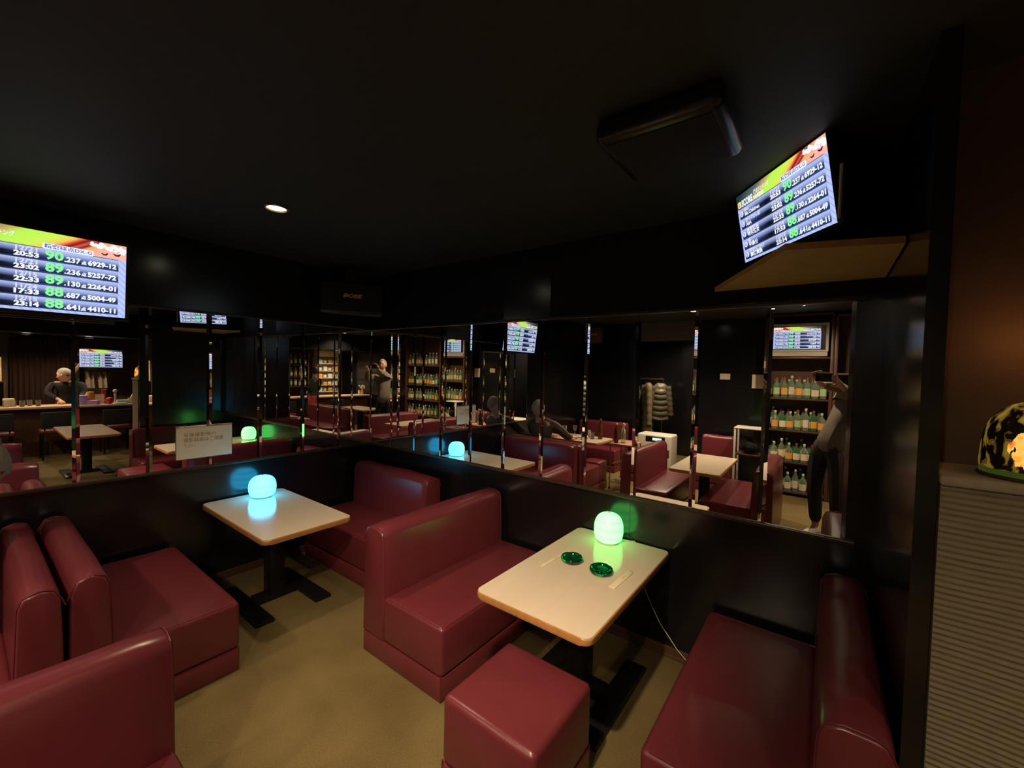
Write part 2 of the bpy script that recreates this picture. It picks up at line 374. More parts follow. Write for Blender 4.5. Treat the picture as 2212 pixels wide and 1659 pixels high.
def text_bm(bm, s, x, z, h, mi=0, y=-0.002, bold=0.0, width=None, align='LEFT', depth=0.0):
    """flat lettering in the local XZ plane, readable from -Y"""
    cu = bpy.data.curves.new('t', 'FONT'); cu.body = s; cu.size = h*1.38; cu.offset = bold; cu.resolution_u = 2
    cu.align_x = align; cu.extrude = depth
    o = bpy.data.objects.new('t', cu); COL.objects.link(o)
    dg = bpy.context.evaluated_depsgraph_get(); dg.update()
    me = bpy.data.meshes.new_from_object(o.evaluated_get(dg))
    bpy.data.objects.remove(o); bpy.data.curves.remove(cu)
    t = bmesh.new(); t.from_mesh(me); bpy.data.meshes.remove(me)
    if len(t.verts):
        if width:
            xs = [v.co.x for v in t.verts]; k = width/max(1e-6, max(xs)-min(xs)); x0 = min(xs)
            for v in t.verts: v.co.x = (v.co.x - x0)*k
        R = Matrix(((1,0,0,x),(0,0,-1,y),(0,1,0,z),(0,0,0,1)))
        bmesh.ops.transform(t, matrix=R, verts=t.verts)
        for f in t.faces: f.material_index = mi
    join(bm, t); return bm

# ------------------------------------------------------------------ setting
FX, FY = 8.2, -6.9
struct('floor', box(NB(), (-0.3, FY-0.2, -0.06), (FX+0.2, 0.3, 0)), M['carpet'])
struct('ceiling', box(NB(), (-0.3, FY-0.2, CEIL), (FX+0.2, 0.3, CEIL+0.06)), M['ceiling'])
b = box(NB(), (-0.12, FY, 0), (0, 0.12, 1.97), 0); box(b, (-0.12, FY, 1.97), (0, -1.0, CEIL), 0); box(b, (-0.12, -1.0, 1.97), (0, 0.12, CEIL), 1)
struct('wall_left', b, [M['wall'], M['wall_matt']])
b = box(NB(), (0, 0, 0), (3.745, 0.12, 1.97), 0); box(b, (0, 0, 1.97), (1.62, 0.12, CEIL), 1); box(b, (1.62, 0, 1.97), (2.02, 0.12, CEIL), 0); box(b, (2.02, 0, 1.97), (3.745, 0.12, CEIL), 1)
struct('wall_right', b, [M['wall'], M['wall_matt']])
struct('wall_right_far', box(NB(), (4.3, 0, 0), (FX, 0.12, CEIL)), M['wall_matt'])
struct('wall_right_column', box(NB(), (3.765, -0.74, 0), (4.3, 0, CEIL)), M['wall_brown'])
struct('wall_divider', box(NB(), (3.72, -0.97, 0), (3.76, -0.001, CEIL)), M['wall'])
# rear walls: an alcove on the left of the bottle shelves
AR = -6.15
b = box(NB(), (1.85, -4.72, 0), (FX, -4.62, CEIL)); struct('wall_rear', b, M['wall'])
struct('wall_rear_left', box(NB(), (0, -4.72, 0), (0.88, -4.62, CEIL)), M['wall'])
struct('wall_rear_lintel', box(NB(), (0.88, -4.72, 2.15), (1.85, -4.62, CEIL)), mat('beige_lintel_paint', (0.10, 0.085, 0.06), rough=0.5))
struct('wall_alcove_right', box(NB(), (1.85, AR, 0), (1.95, -4.72, CEIL)), M['wall'])
struct('wall_alcove_rear', box(NB(), (0, AR-0.1, 0), (1.95, AR, CEIL)), M['wall'])
struct('wall_bar', box(NB(), (FX, FY, 0), (FX+0.1, 0.12, CEIL)), M['wall_brown'])
struct('wall_bar_soffit', box(NB(), (6.75, -4.62, 2.02), (FX, 0, CEIL)), M['wall_matt'])
# vertical joints of the panelling under the mirrors
b = NB()
for x in (1.3, 2.62): box(b, (x-0.0015, -0.0015, 0.06), (x+0.0015, 0.0, 0.85))
struct('trim_1', b, M['black_plastic'])
MZ0, MZ1 = 0.868, 1.945
b = box(NB(), (0, -2.70, MZ1), (0.022, 0, MZ1+0.016), r=0.003); struct('trim_2', b, M['trim'])
b = box(NB(), (0, -2.70, MZ0-0.018), (0.024, 0, MZ0), r=0.003); struct('trim_3', b, M['trim'])
b = box(NB(), (0.024, -0.022, MZ1), (3.66, 0, MZ1+0.016), r=0.003); struct('trim_4', b, M['trim'])
b = box(NB(), (0.024, -0.024, MZ0-0.018), (3.66, 0, MZ0), r=0.003); struct('trim_5', b, M['trim'])
b = box(NB(), (0.0, -0.016, 0), (3.72, 0, 0.055), r=0.004); box(b, (0.0, -0.026, 0), (3.72, 0, 0.018), r=0.003); struct('baseboard_right', b, M['baseboard'])
b = box(NB(), (0.0, -4.6, 0), (0.016, -0.026, 0.055), r=0.004); struct('baseboard_left', b, M['baseboard'])

# ribbed half wall
def ribbed():
    bm = NB(); x0, x1, z0, z1 = 3.765, 4.06, 0.0, 1.345; nx, nz = 40, 540; per = 0.0150
    vs = []
    for j in range(nz+1):
        z = z0 + (z1-z0)*j/nz; row = []
        for i in range(nx+1):
            x = x0 + (x1-x0)*(i/nx)
            ph = 1.2*noise.noise(Vector((x*9, z*5, 0))) + 1.6*noise.noise(Vector((x*2, z*2, 4)))
            am = 0.0024*(0.8+0.6*noise.noise(Vector((x*22, z*40, 9))))
            d = am*math.sin(2*PI*z/per + ph) + 0.0012*noise.noise(Vector((x*120, z*260, 2)))
            row.append(bm.verts.new((x, -0.972-0.003-d, z)))
        vs.append(row)
    for j in range(nz):
        for i in range(nx): bm.faces.new((vs[j][i], vs[j][i+1], vs[j+1][i+1], vs[j+1][i]))
    box(bm, (x0, -0.968, 0), (x1, -0.742, z1))
    return bm
M['ribbed'] = mat('taupe_ribbed_wallcovering', (0.20, 0.165, 0.10), rough=0.7, var=0.15, vscale=30)
hw = obj('wall_half_height', ribbed(), M['ribbed']); tag(hw, kind='structure')
M['ledge'] = mat('ledge_wallcovering', (0.30, 0.25, 0.17), rough=0.7, var=0.2, vscale=60, bump=0.6, bscale=200)
b = NB(); box(b, (3.762, -0.985, 1.345), (4.07, -0.742, 1.37), r=0.007, seg=3)
struct('trim_6', b, [M['ledge']], True)

# mirror panels with bevelled long edges
def mirror_bm(wd, h):
    bm = NB(); bv = 0.016; dp = 0.0020; th = 0.006
    g = 0.0008; x0, x1 = g, wd-g
    P_ = [(x0, 0, -th+dp), (x0+bv, 0, -th), (x1-bv, 0, -th), (x1, 0, -th+dp)]
    lo = [bm.verts.new((p[0], p[2], 0)) for p in P_]; hi = [bm.verts.new((p[0], p[2], h)) for p in P_]
    for i in range(3): bm.faces.new((lo[i], lo[i+1], hi[i+1], hi[i]))
    bl = [bm.verts.new((x0, -0.0005, 0)), bm.verts.new((x1, -0.0005, 0))]; bh = [bm.verts.new((x0, -0.0005, h)), bm.verts.new((x1, -0.0005, h))]
    bm.faces.new((bl[0], lo[0], hi[0], bh[0])); bm.faces.new((lo[3], bl[1], bh[1], hi[3])); bm.faces.new((bl[1], bl[0], bh[0], bh[1]))
    bm.faces.new((bh[0], hi[0], hi[1], hi[2], hi[3], bh[1])); bm.faces.new((bl[1], lo[3], lo[2], lo[1], lo[0], bl[0]))
    return bm
ordn = ['first','second','third','fourth','fifth','sixth','seventh','eighth','ninth','tenth','eleventh','twelfth']
mh = MZ1-MZ0
for side, n, pit, grp in (('right', 11, 0.3297, 'mirror panels on the right wall'), ('left', 8, 0.3333, 'mirror panels on the left wall')):
    proto = None
    for k in range(n):
        lab = 'tall angled-edge mirror panel on the %s wall, %s from the room corner' % (side, ordn[k])
        if proto is None:
            proto = obj('mirror_panel', mirror_bm(pit, mh), M['mirror'], smooth=False); o = proto
        else:
            o = proto.copy(); COL.objects.link(o)
        if side == 'right': o.location = (k*pit + (0.0005 if k == 0 else 0), -0.0008, MZ0)
        else: o.location = (0.0008, -k*pit - 0.008*(k == 0), MZ0); o.rotation_euler = (0, 0, -PI/2); o.location.y = -k*pit - (0.007 if k == 0 else 0); 
        if side == 'left':
            o.rotation_euler = (0, 0, PI/2); o.location = (0.0008, -(k+1)*pit - 0.001, MZ0)
        tag(o, lab, 'mirror', grp)

# ------------------------------------------------------------------ sofas
def sofa_bench(name, label, width, depth_seat, tb=0.17, zs=0.36, zb=0.725, loc=(0,0,0), rz=0, cat='sofa', group='maroon booth sofas', seat=True, plinth=0.12):
    """local: backrest along x centred, back face at y=0, seat extends to +y; W = width"""
    t = empty(name, loc, rz, label, cat, group); w = width/2
    # backrest: slightly leaning, rounded top
    tmp = NB(); pr = [(0.0, plinth), (0.012, zb-0.05), (0.030, zb-0.012), (0.062, zb), (tb-0.055, zb), (tb-0.018, zb-0.014), (tb-0.004, zb-0.05), (tb+0.008, zs-0.04), (tb+0.008, plinth)]
    nx = 14; rows = []
    for i in range(nx+1):
        s = -1 + 2*i/nx; x = s*w; e = max(0.0, (abs(s)-0.97)/0.03)
        row = []
        for k, (y, z) in enumerate(pr):
            zz = z - 0.010*e*(z > zs) + 0.0035*math.sin(s*5+k)*(z > zb-0.03)
            yy = y + (0.006*(1-s*s) if y > tb/2 and z > zs else 0)
            row.append(tmp.verts.new((x, yy, zz)))
        rows.append(row)
    for i in range(nx):
        for k in range(len(pr)):
            k2 = (k+1) % len(pr); tmp.faces.new((rows[i][k], rows[i][k2], rows[i+1][k2], rows[i+1][k]))
    tmp.faces.new(rows[0][::-1]); tmp.faces.new(rows[-1])
    bmesh.ops.recalc_face_normals(tmp, faces=tmp.faces[:])
    endf = [f for f in tmp.faces if len(f.verts) > 4]
    es = list({e for f in endf for e in f.edges})
    bmesh.ops.bevel(tmp, geom=es, offset=0.008, segments=2, profile=0.5, affect='EDGES')
    bk = obj('backrest', tmp, M['leather'], t, ang=60)
    for sx in (-1, 1):
        s_ = NB(); tube(s_, [(sx*(w-0.007), y, z - 0.009*(z > zs)) for y, z in [(0.0, zb-0.08), (0.012, zb-0.045), (0.030, zb-0.010), (0.062, zb+0.001), (tb-0.055, zb+0.001), (tb-0.018, zb-0.012), (tb-0.003, zb-0.05), (tb+0.008, zs)]], 0.0026, 6)
        obj('seam', s_, M['piping'], bk)
    if seat:
        y0, y1 = tb+0.002, tb+depth_seat
        st = NB(); tmp = NB(); N1, N2 = 12, 8
        box(tmp, (-w, y0, plinth), (w, y1, zs), r=0.022, seg=4)
        top = [v for v in tmp.verts if v.co.z > zs-0.001]
        join(st, tmp)
        se = obj('seat', st, M['leather'], t, ang=60)
        # puffed top and piping
        pf = NB(); g = []
        for j in range(N2+1):
            r_ = []
            for i in range(N1+1):
                u, v = i/N1, j/N2
                h = 0.012*(math.sin(PI*u)**0.35)*(math.sin(PI*v)**0.35) + 0.0015*noise.noise(Vector((u*5+loc[0]*3, v*4, loc[1])))
                r_.append(pf.verts.new((-w+0.02+(2*w-0.04)*u, y0+0.02+(y1-y0-0.04)*v, zs-0.004+h)))
            g.append(r_)
        for j in range(N2):
            for i in range(N1): pf.faces.new((g[j][i], g[j][i+1], g[j+1][i+1], g[j+1][i]))
        obj('cushion_top', pf, M['leather'], t)
        pp = NB(); tube(pp, [(-w+0.012, y0, zs-0.004), (-w+0.012, y1-0.03, zs-0.004), (-w+0.03, y1-0.010, zs-0.004), (w-0.03, y1-0.010, zs-0.004), (w-0.012, y1-0.03, zs-0.004), (w-0.012, y0, zs-0.004)], 0.0032, 6)
        obj('seam', pp, M['piping'], se)
    yl = (tb+depth_seat-0.002) if seat else tb+0.006
    pb = box(NB(), (-w+0.002, 0.002, 0.0), (w-0.002, yl, plinth-0.003), r=0.008)
    pl = obj('plinth', pb, M['leather'], t)
    # stitched vertical corner of the plinth
    for sx in (-1, 1): obj('corner_seam', cyl(NB(), (sx*(w-0.006), yl-0.006, 0.004), (sx*(w-0.006), yl-0.006, plinth+0.006), 0.005, 8), M['piping'], pl)
    return t
G = 'maroon booth sofas'
sofa_bench('booth_sofa', 'maroon leatherette booth sofa left of the table with the green lamp', 1.02, 0.455, 0.18, loc=(1.49, -0.545, 0), rz=-PI/2)
sofa_bench('booth_sofa', 'maroon booth sofa in the room corner behind the table with the blue lamp', 0.98, 0.46, 0.17, loc=(0.565, -0.045, 0), rz=PI)
sofa_bench('booth_sofa', 'dim maroon booth sofa on the near side of the table with the blue lamp', 1.08, 0.49, 0.13, zb=0.715, loc=(0.60, -2.165, 0), rz=0)
sofa_bench('booth_sofa', 'maroon booth sofa back to back behind it, a grey-haired man sits on it', 1.10, 0.45, 0.13, zb=0.715, loc=(0.61, -2.17, 0), rz=PI)
sofa_bench('booth_sofa', 'dark maroon booth sofa right of the green lamp table, against the divider wall', 1.04, 0.46, 0.17, loc=(3.715, -0.56, 0), rz=PI/2)
sofa_bench('booth_sofa', 'maroon booth sofa whose back fills the bottom left corner of the photo', 1.18, 0.36, 0.16, loc=(1.74, -2.60, 0), rz=-PI/2)
sofa_bench('booth_sofa', 'maroon booth sofa with its backrest in front of the bottle shelves in the mirror', 1.16, 0.46, 0.17, loc=(3.19, -2.60, 0), rz=PI/2)
sofa_bench('booth_sofa', 'maroon booth sofa behind the table with glasses, seen under the mounted speaker', 0.86, 0.42, 0.15, zb=0.76, loc=(0.47, -4.42, 0), rz=0)
sofa_bench('booth_sofa', 'long maroon booth sofa before the bar, seen in the corner mirrors', 1.7, 0.46, 0.15, loc=(5.2, -2.62, 0), rz=0)
sofa_bench('booth_sofa', 'low maroon booth sofa beside the white stand holding the black bag', 0.44, 0.42, 0.15, loc=(2.32, -4.35, 0), rz=0)

def stool(label, cx, cy, s, h):
    t = empty('cube_stool', (cx, cy, 0), 0, label, 'stool')
    w = s/2
    tmp = box(NB(), (-w, -w, 0.12), (w, w, h), r=0.026, seg=4); body = obj('seat', tmp, M['leather'], t, ang=60)
    g = []; pf = NB(); N = 10
    for j in range(N+1):
        r_ = []
        for i in range(N+1):
            u, v = i/N, j/N
            r_.append(pf.verts.new((-w+0.022+(s-0.044)*u, -w+0.022+(s-0.044)*v, h-0.002+0.009*(math.sin(PI*u)*math.sin(PI*v))**0.4)))
        g.append(r_)
    for j in range(N):
        for i in range(N): pf.faces.new((g[j][i], g[j][i+1], g[j+1][i+1], g[j+1][i]))
    obj('cushion_top', pf, M['leather'], t)
    obj('plinth', box(NB(), (-w+0.002, -w+0.002, 0), (w-0.002, w-0.002, 0.117), r=0.008), M['leather'], t)
    for sx in (-1, 1):
        for sy in (-1, 1): obj('corner_seam', cyl(NB(), (sx*(w-0.005), sy*(w-0.005), 0.004), (sx*(w-0.005), sy*(w-0.005), 0.128), 0.004, 8), M['piping'], t)
    return t
stool('maroon cube stool at the near end of the green lamp table', 2.635, -1.135, 0.415, 0.38)
stool('small maroon cube stool at the end of the table with glasses', 1.02, -2.88, 0.26, 0.39)

# ------------------------------------------------------------------ tables
def table(label, cx, cy, L, Wd, rz, h=0.6, loc_leg=0.0, group='cream topped booth tables'):
    t = empty('booth_table', (cx, cy, 0), rz, label, 'table', group)
    top = NB(); prism(top, rrect(-L/2+0.004, -Wd/2+0.004, L/2-0.004, Wd/2-0.004, 0.034), h-0.0032, h)
    tt = obj('tabletop', top, M['table_top'], t, ang=30)
    ed = NB(); prism(ed, rrect(-L/2, -Wd/2, L/2, Wd/2, 0.038), h-0.032, h-0.0025, r=0.007, seg=3)
    obj('edge_band', ed, M['table_edge'], t, ang=50)
    lg = NB(); box(lg, (loc_leg-0.05, -0.05, 0.03), (loc_leg+0.05, 0.05, h-0.032), r=0.006)
    box(lg, (loc_leg-0.16, -0.14, h-0.040), (loc_leg+0.16, 0.14, h-0.032))
    obj('column', lg, M['black_metal'], t)
    for sx in (-1, 1):
        fb = NB(); box(fb, (loc_leg-0.31, sx*0.185-0.055, 0.0), (loc_leg+0.31, sx*0.185+0.055, 0.022), r=0.005)
        obj('foot', fb, M['black_metal'], t)
    cb = box(NB(), (loc_leg-0.055, -0.13, 0.0), (loc_leg+0.055, 0.13, 0.035), r=0.005); obj('cross_beam', cb, M['black_metal'], t)
    return t
table('cream topped table with rounded corners carrying the blue lamp', 0.535, -1.115, 1.01, 0.55, 0)
table('cream topped table with rounded corners carrying the green lamp and two ashtrays', 2.58, -0.517, 1.01, 0.575, PI/2)
table('empty cream table between two maroon sofas, right part of the mirror', 2.47, -2.69, 1.10, 0.50, PI/2)
table('cream table set with glasses, bottle and menu cards under the mounted speaker', 0.57, -3.27, 0.86, 0.58, 0)
table('empty cream table between the half wall and the bar, left part of the mirror', 4.85, -1.32, 1.35, 0.52, 0)
table('cream table near the bar end, seen above the long sofa', 5.45, -3.45, 1.0, 0.55, 0)

# ------------------------------------------------------------------ glowing lamps
def dome_lamp(label, x, y, m, h=0.155, r=0.079):
    t = empty('table_lamp', (x, y, 0.6), 0, label, 'lamp')
    prof = []
    for i in range(13):
        a = PI/2*i/12
        prof.append((r*(math.sin(a)**0.62) if i else 0.001, 0.075 + (h-0.075)*math.cos(a)**0.9))
    prof = [(p[0], p[1]) for p in prof][::-1]
    prof = [(r*0.78, 0.012), (r*0.90, 0.022), (r*0.97, 0.045), (r, 0.068)] + prof[1:]
    obj('lamp_shade', lathe(NB(), prof, 40), m, t, ang=60)
    obj('base', lathe(NB(), [(r*0.70, 0), (r*0.74, 0.004), (r*0.74, 0.012)], 32), M['white'], t)
    b_ = NB(); lathe(b_, [(0.006, h+0.0002), (0.006, h+0.006), (0.003, h+0.008)], 12); obj('finial', b_, M['white'], t)
    b_ = NB()
    tube(b_, [(r*0.40*math.cos(a), r*0.40*math.sin(a), h-0.006) for a in [2*PI*k/24 for k in range(24)]], 0.0016, 6, closed=True)
    obj('ring', b_, M['frost'], t)
    return t
dome_lamp('glowing blue dome lamp on the left table against the mirror wall', 0.165, -1.042, M['lamp_blue'], 0.160, 0.092)
dome_lamp('glowing green dome lamp on the right table by the wall', 2.537, -0.112, M['lamp_green'], 0.170, 0.085)
tag(obj('power_cord', tube(NB(), [(2.60, -0.055, 0.604), (2.66, -0.010, 0.603), (2.69, -0.008, 0.52), (2.73, -0.032, 0.36), (2.79, -0.034, 0.25), (2.83, -0.030, 0.18), (2.93, -0.034, 0.07), (3.0, -0.04, 0.02)], 0.0026, 8), M['white']),
    'thin white lamp cord hanging down the wall behind the green lamp table', 'cord')

# ------------------------------------------------------------------ things on the green lamp table
def ashtray(label, x, y, rz):
    prof = [(0.001, 0.002), (0.040, 0.0), (0.047, 0.004), (0.0525, 0.014), (0.050, 0.022), (0.044, 0.0255), (0.038, 0.022), (0.035, 0.012), (0.031, 0.0085), (0.001, 0.0075)]
    bm = lathe(NB(), prof, 36, cap=False)
    for v in bm.verts:
        a = math.atan2(v.co.y, v.co.x) - rz; r = math.hypot(v.co.x, v.co.y)
        for q in range(3):
            d = abs((a - q*2*PI/3 + PI) % (2*PI) - PI)
            if d < 0.13 and v.co.z > 0.021: v.co.z = 0.021
    t = obj('glass_ashtray', bm, M['green_glass'], ang=70); t.location = (x, y, 0.6002); t.scale = (1.12, 1.12, 1.15)
    return tag(t, label, 'ashtray', 'green glass ashtrays')
ashtray('green glass ashtray farther from the lamp, left of the pair', 2.495, -0.478, 0.3)
ashtray('green glass ashtray nearer the paper packets, right of the pair', 2.670, -0.497, 1.2)
def packet(label, a, b2, wd, grp):
    ax = Vector((b2[0]-a[0], b2[1]-a[1], 0)); L = ax.length
    t = empty('chopstick_packet', (a[0], a[1], 0.6003), math.atan2(ax.y, ax.x), label, 'chopsticks', grp)
    obj('sleeve', box(NB(), (0, -wd/2, 0), (L, wd/2, 0.0035), r=0.0012), M['paper'], t)
    for s in (-1, 1): obj('chopstick', box(NB(), (L*0.9, s*0.004-0.003, 0.0005), (L+0.012, s*0.004+0.003, 0.005), r=0.001), M['cap_white'], t)
    ink = NB()
    for k in range(5): box(ink, (L*0.55+k*0.006, -0.004, 0.0036), (L*0.55+k*0.006+0.003, 0.004, 0.0040))
    obj('printing', ink, M['label_orange'], t)
packet('slim cream paper packet of chopsticks left of the ashtrays', (2.405, -0.632), (2.418, -0.43), 0.016, 'chopstick packets')
packet('wider cream paper packet of chopsticks right of the ashtrays', (2.772, -0.605), (2.783, -0.395), 0.032, 'chopstick packets')

# ------------------------------------------------------------------ score screens
ROWS = [('12/21', '20:53', '90', '.237', '6929-12', 'Sign', 'Mr.Children'), ('12/21', '23:02', '89', '.236', '5257-72', 'かくれんぼ', 'AliA'),
        ('12/15', '22:33', '89', '.130', '2264-01', '真夏夜風', '鈴木結女'), ('11/24', '17:33', '88', '.687', '5004-49', '糸', '中島分'),
        ('12/15', '23:14', '88', '.641', '4410-11', '時計じかけ', '高橋真梨')]
def build_screen():
    """returns [(name, bmesh, materials)]: the panel first, then the lettering of the header and of each row"""
    H = 0.5625; W_, Pk, Gn, Bl, Ye, Dk = range(6)
    scr = NB(); vs = [scr.verts.new(p) for p in ((-0.5, 0, -H/2), (0.5, 0, -H/2), (0.5, 0, H/2), (-0.5, 0, H/2))]; scr.faces.new(vs)
    out = [('screen_panel', scr)]
    def flat(bm, pts, mi, y=-0.001): prism(bm, pts, 0, 0.0008, mi=mi, M4=Matrix(((1,0,0,0),(0,0,-1,y),(0,1,0,0),(0,0,0,1))))
    for i, r in enumerate(ROWS):
        b_ = NB(); zt = -H/2 + H*(0.035 + 0.765*(5-i)/5); rh = H*0.765/5
        flat(b_, [(-0.452+0.023*math.cos(2*PI*k/20), zt-rh*0.55+0.023*math.sin(2*PI*k/20)) for k in range(20)], Pk)
        text_bm(b_, str(i+1), -0.452, zt-rh*0.72, 0.026, Bl, bold=0.001, align='CENTER', y=-0.004)
        text_bm(b_, r[5], -0.415, zt-rh*0.48, 0.029, Pk, bold=0.0012)
        text_bm(b_, r[6], -0.410, zt-rh*0.87, 0.029, W_, bold=0.0014)
        text_bm(b_, r[0], -0.070, zt-rh*0.45, 0.031, Pk, bold=0.0014, width=0.102)
        text_bm(b_, r[1], -0.078, zt-rh*0.88, 0.032, W_, bold=0.0022, width=0.118)
        text_bm(b_, r[2], 0.068, zt-rh*0.84, 0.062, Gn, bold=0.0030, width=0.092)
        text_bm(b_, r[3], 0.162, zt-rh*0.86, 0.036, W_, bold=0.0020, width=0.085)
        text_bm(b_, '点', 0.250, zt-rh*0.86, 0.021, W_, bold=0.0012)
        text_bm(b_, r[4], 0.284, zt-rh*0.86, 0.034, W_, bold=0.0024, width=0.160)
        out.append(('row_lettering', b_))
    h_ = NB(); zh = -H/2 + H*0.80
    flat(h_, rrect(-0.487, zh+0.008, -0.440, zh+0.058, 0.008), Ye)
    text_bm(h_, '1', -0.464, zh+0.018, 0.03, Bl, bold=0.002, align='CENTER', y=-0.004)
    text_bm(h_, 'SCORE', -0.432, zh+0.008, 0.052, W_, bold=0.0035, width=0.150)
    text_bm(h_, 'RANKING', -0.272, zh+0.008, 0.028, W_, bold=0.0022, width=0.125)
    text_bm(h_, '採点ランキング', -0.262, zh+0.046, 0.028, W_, bold=0.001, width=0.19)
    flat(h_, rrect(0.055, zh-0.004, 0.315, zh+0.036, 0.009), W_)
    text_bm(h_, '精密採点DX-G', 0.064, zh+0.005, 0.024, Bl, bold=0.0006, width=0.242, y=-0.004)
    out.append(('header_lettering', h_))
    p_ = NB(); random.seed(3)
    for k in range(34):
        x = 0.30 + 0.19*random.random(); z = H/2 - 0.012 - 0.055*random.random()*(0.4+(x-0.3)*3); rr = 0.007+0.009*random.random()
        z = min(z, H/2-rr-0.001)
        flat(p_, [(x+rr*math.cos(2*PI*q/7), z+rr*math.sin(2*PI*q/7)) for q in range(7)], W_, y=-0.0012-0.0001*(k % 5))
    mk = NB()
    for x, z, s in ((0.375, zh+0.026, 1.0), (0.445, zh+0.034, 1.15)):
        tube(mk, [(x-0.018*s, 0, z+0.008), (x-0.006*s, 0, z-0.003), (x+0.008*s, 0, z-0.002), (x+0.018*s, 0, z+0.012)], [0.003, 0.0065*s, 0.0075*s, 0.004], 6, mi=Dk)
    for v in mk.verts: v.co.y = -0.0035 + v.co.y*0.1
    join(p_, mk); out.append(('white_splash', p_))
    return out
def television(name, label, loc, rot, width, frame='black', tail=None):
    t = empty(name, loc, 0, label, 'television'); t.rotation_euler = rot; t.scale = (width,)*3
    H = 0.5625; fw = 0.022; mm = M['black_plastic'] if frame == 'black' else M['silver']
    global SCREEN_SET
    if SCREEN_SET is None:
        mats = [M['txt_white'], M['txt_pale'], M['txt_green'], M['txt_blue'], M['txt_yellow'], M['txt_maroon']]
        lst = []; sc0 = None
        for n_, bm_ in build_screen():
            o = obj(n_, bm_, M['screen'] if sc0 is None else mats, t if sc0 is None else sc0, smooth=False)
            if sc0 is None: sc0 = o
            lst.append(o)
        SCREEN_SET = lst
    else:
        sc = SCREEN_SET[0].copy(); COL.objects.link(sc); sc.parent = t
        for o in SCREEN_SET[1:]:
            c = o.copy(); COL.objects.link(c); c.parent = sc
    bz = NB()
    for a, b2 in (((-0.5-fw, -0.006, -H/2-fw*1.3), (0.5+fw, 0.03, -H/2)), ((-0.5-fw, -0.006, H/2), (0.5+fw, 0.03, H/2+fw)),
                  ((-0.5-fw, -0.006, -H/2), (-0.5, 0.03, H/2)), ((0.5, -0.006, -H/2), (0.5+fw, 0.03, H/2))): box(bz, a, b2, r=0.004)
    obj('bezel', bz, mm, t)
    obj('casing', box(NB(), (-0.5-fw*0.8, 0.004, -H/2-fw), (0.5+fw*0.8, 0.075, H/2+fw*0.8), r=0.015, seg=3), mm, t)
    return t
SCREEN_SET = None
# left television: screen faces +x ; local -Y -> +x : rotate +90 about z
tw = 0.735
t1 = television('television', 'large television hung high at the left edge showing the score ranking', (0.215, -1.815-tw/2, 1.850+tw*0.5625/2+0.0), (math.radians(7), 0, PI/2), tw)
obj('wall_bracket', box(NB(), (-0.12, 0.075, -0.1), (0.12, 0.255, 0.1), r=0.01), M['black_metal'], t1)
# right television: bottom corners from the picture
wd2 = 0.55; ang2 = -0.90; tilt2 = 0.19
c2 = Vector((3.37, -0.36, 2.14)) + Vector((math.sin(ang2)*math.sin(tilt2), -math.cos(ang2)*math.sin(tilt2), math.cos(tilt2)))*wd2*0.5625/2
t2 = television('television', 'television on the corner shelf at upper right showing the score ranking', tuple(c2), (tilt2, 0, ang2), wd2)
st = NB(); box(st, (-0.06, 0.07, -0.30), (0.06, 0.10, -0.20)); obj('stand', st, M['black_plastic'], t2)
sp_ = NB(); box(sp_, (0.545, 0.02, -0.30), (0.575, 0.10, 0.08), r=0.008)
spk = empty('side_speaker', tuple(c2), ang2, 'slim black speaker bar with a shiny edge right of the corner television', 'speaker')
spk.scale = (wd2,)*3; obj('casing', sp_, M['black_plastic'], spk); obj('shiny_edge', box(NB(), (0.546, 0.010, -0.27), (0.560, 0.02, 0.06)), M['silver'], spk)
tag(obj('corner_shelf', prism(NB(), [(3.045, -0.03), (3.40, -0.70), (3.715, -0.60), (3.715, -0.03)], 2.035, 2.058), mat('tan_shelf_board', (0.50, 0.29, 0.10), rough=0.55, var=0.2)),
    'tan board shelf with slanted front under the corner television', 'shelf')
# bar television
t3 = television('television', 'television above the bar counter, small in the left mirror', (7.72, -0.725, 1.63), (0, 0, -PI/2), 0.60)
obj('wall_bracket', box(NB(), (-0.1, 0.075, -0.1), (0.1, 0.79, 0.1)), M['black_metal'], t3)
# shelf television in a silver frame
t4 = television('television', 'silver-framed television standing on the bottle shelves', (3.195, -4.285, 2.115), (0, 0, PI), 0.52, 'silver')
b = NB(); box(b, (-0.66, 0.0, -0.345), (0.66, 0.05, 0.37), r=0.01)
for v in b.verts: v.co.y += 0.006
obj('frame', b, M['silver'], t4)
b = NB(); box(b, (-0.60, -0.002, -0.300), (0.60, 0.004, 0.300)); obj('screen_border', b, M['black_plastic'], t4)
for ch in t4.children:
    if ch.name.startswith('screen_panel'): ch.location.y = -0.012
    if ch.name.startswith(('bezel', 'casing')): bpy.data.objects.remove(ch)
b = NB(); box(b, (-0.33, 0.0, 0), (0.33, 0.16, 0.060), r=0.006); box(b, (0.14, -0.004, 0.008), (0.32, 0.0, 0.052)); box(b, (-0.32, -0.004, 0.008), (0.12, 0.0, 0.052))
o = obj('sound_bar', b, M['silver']); o.location = (3.20, -4.30, 1.876); o.rotation_euler = (0, 0, PI); tag(o, 'long silver box lying under the framed television', 'speaker')

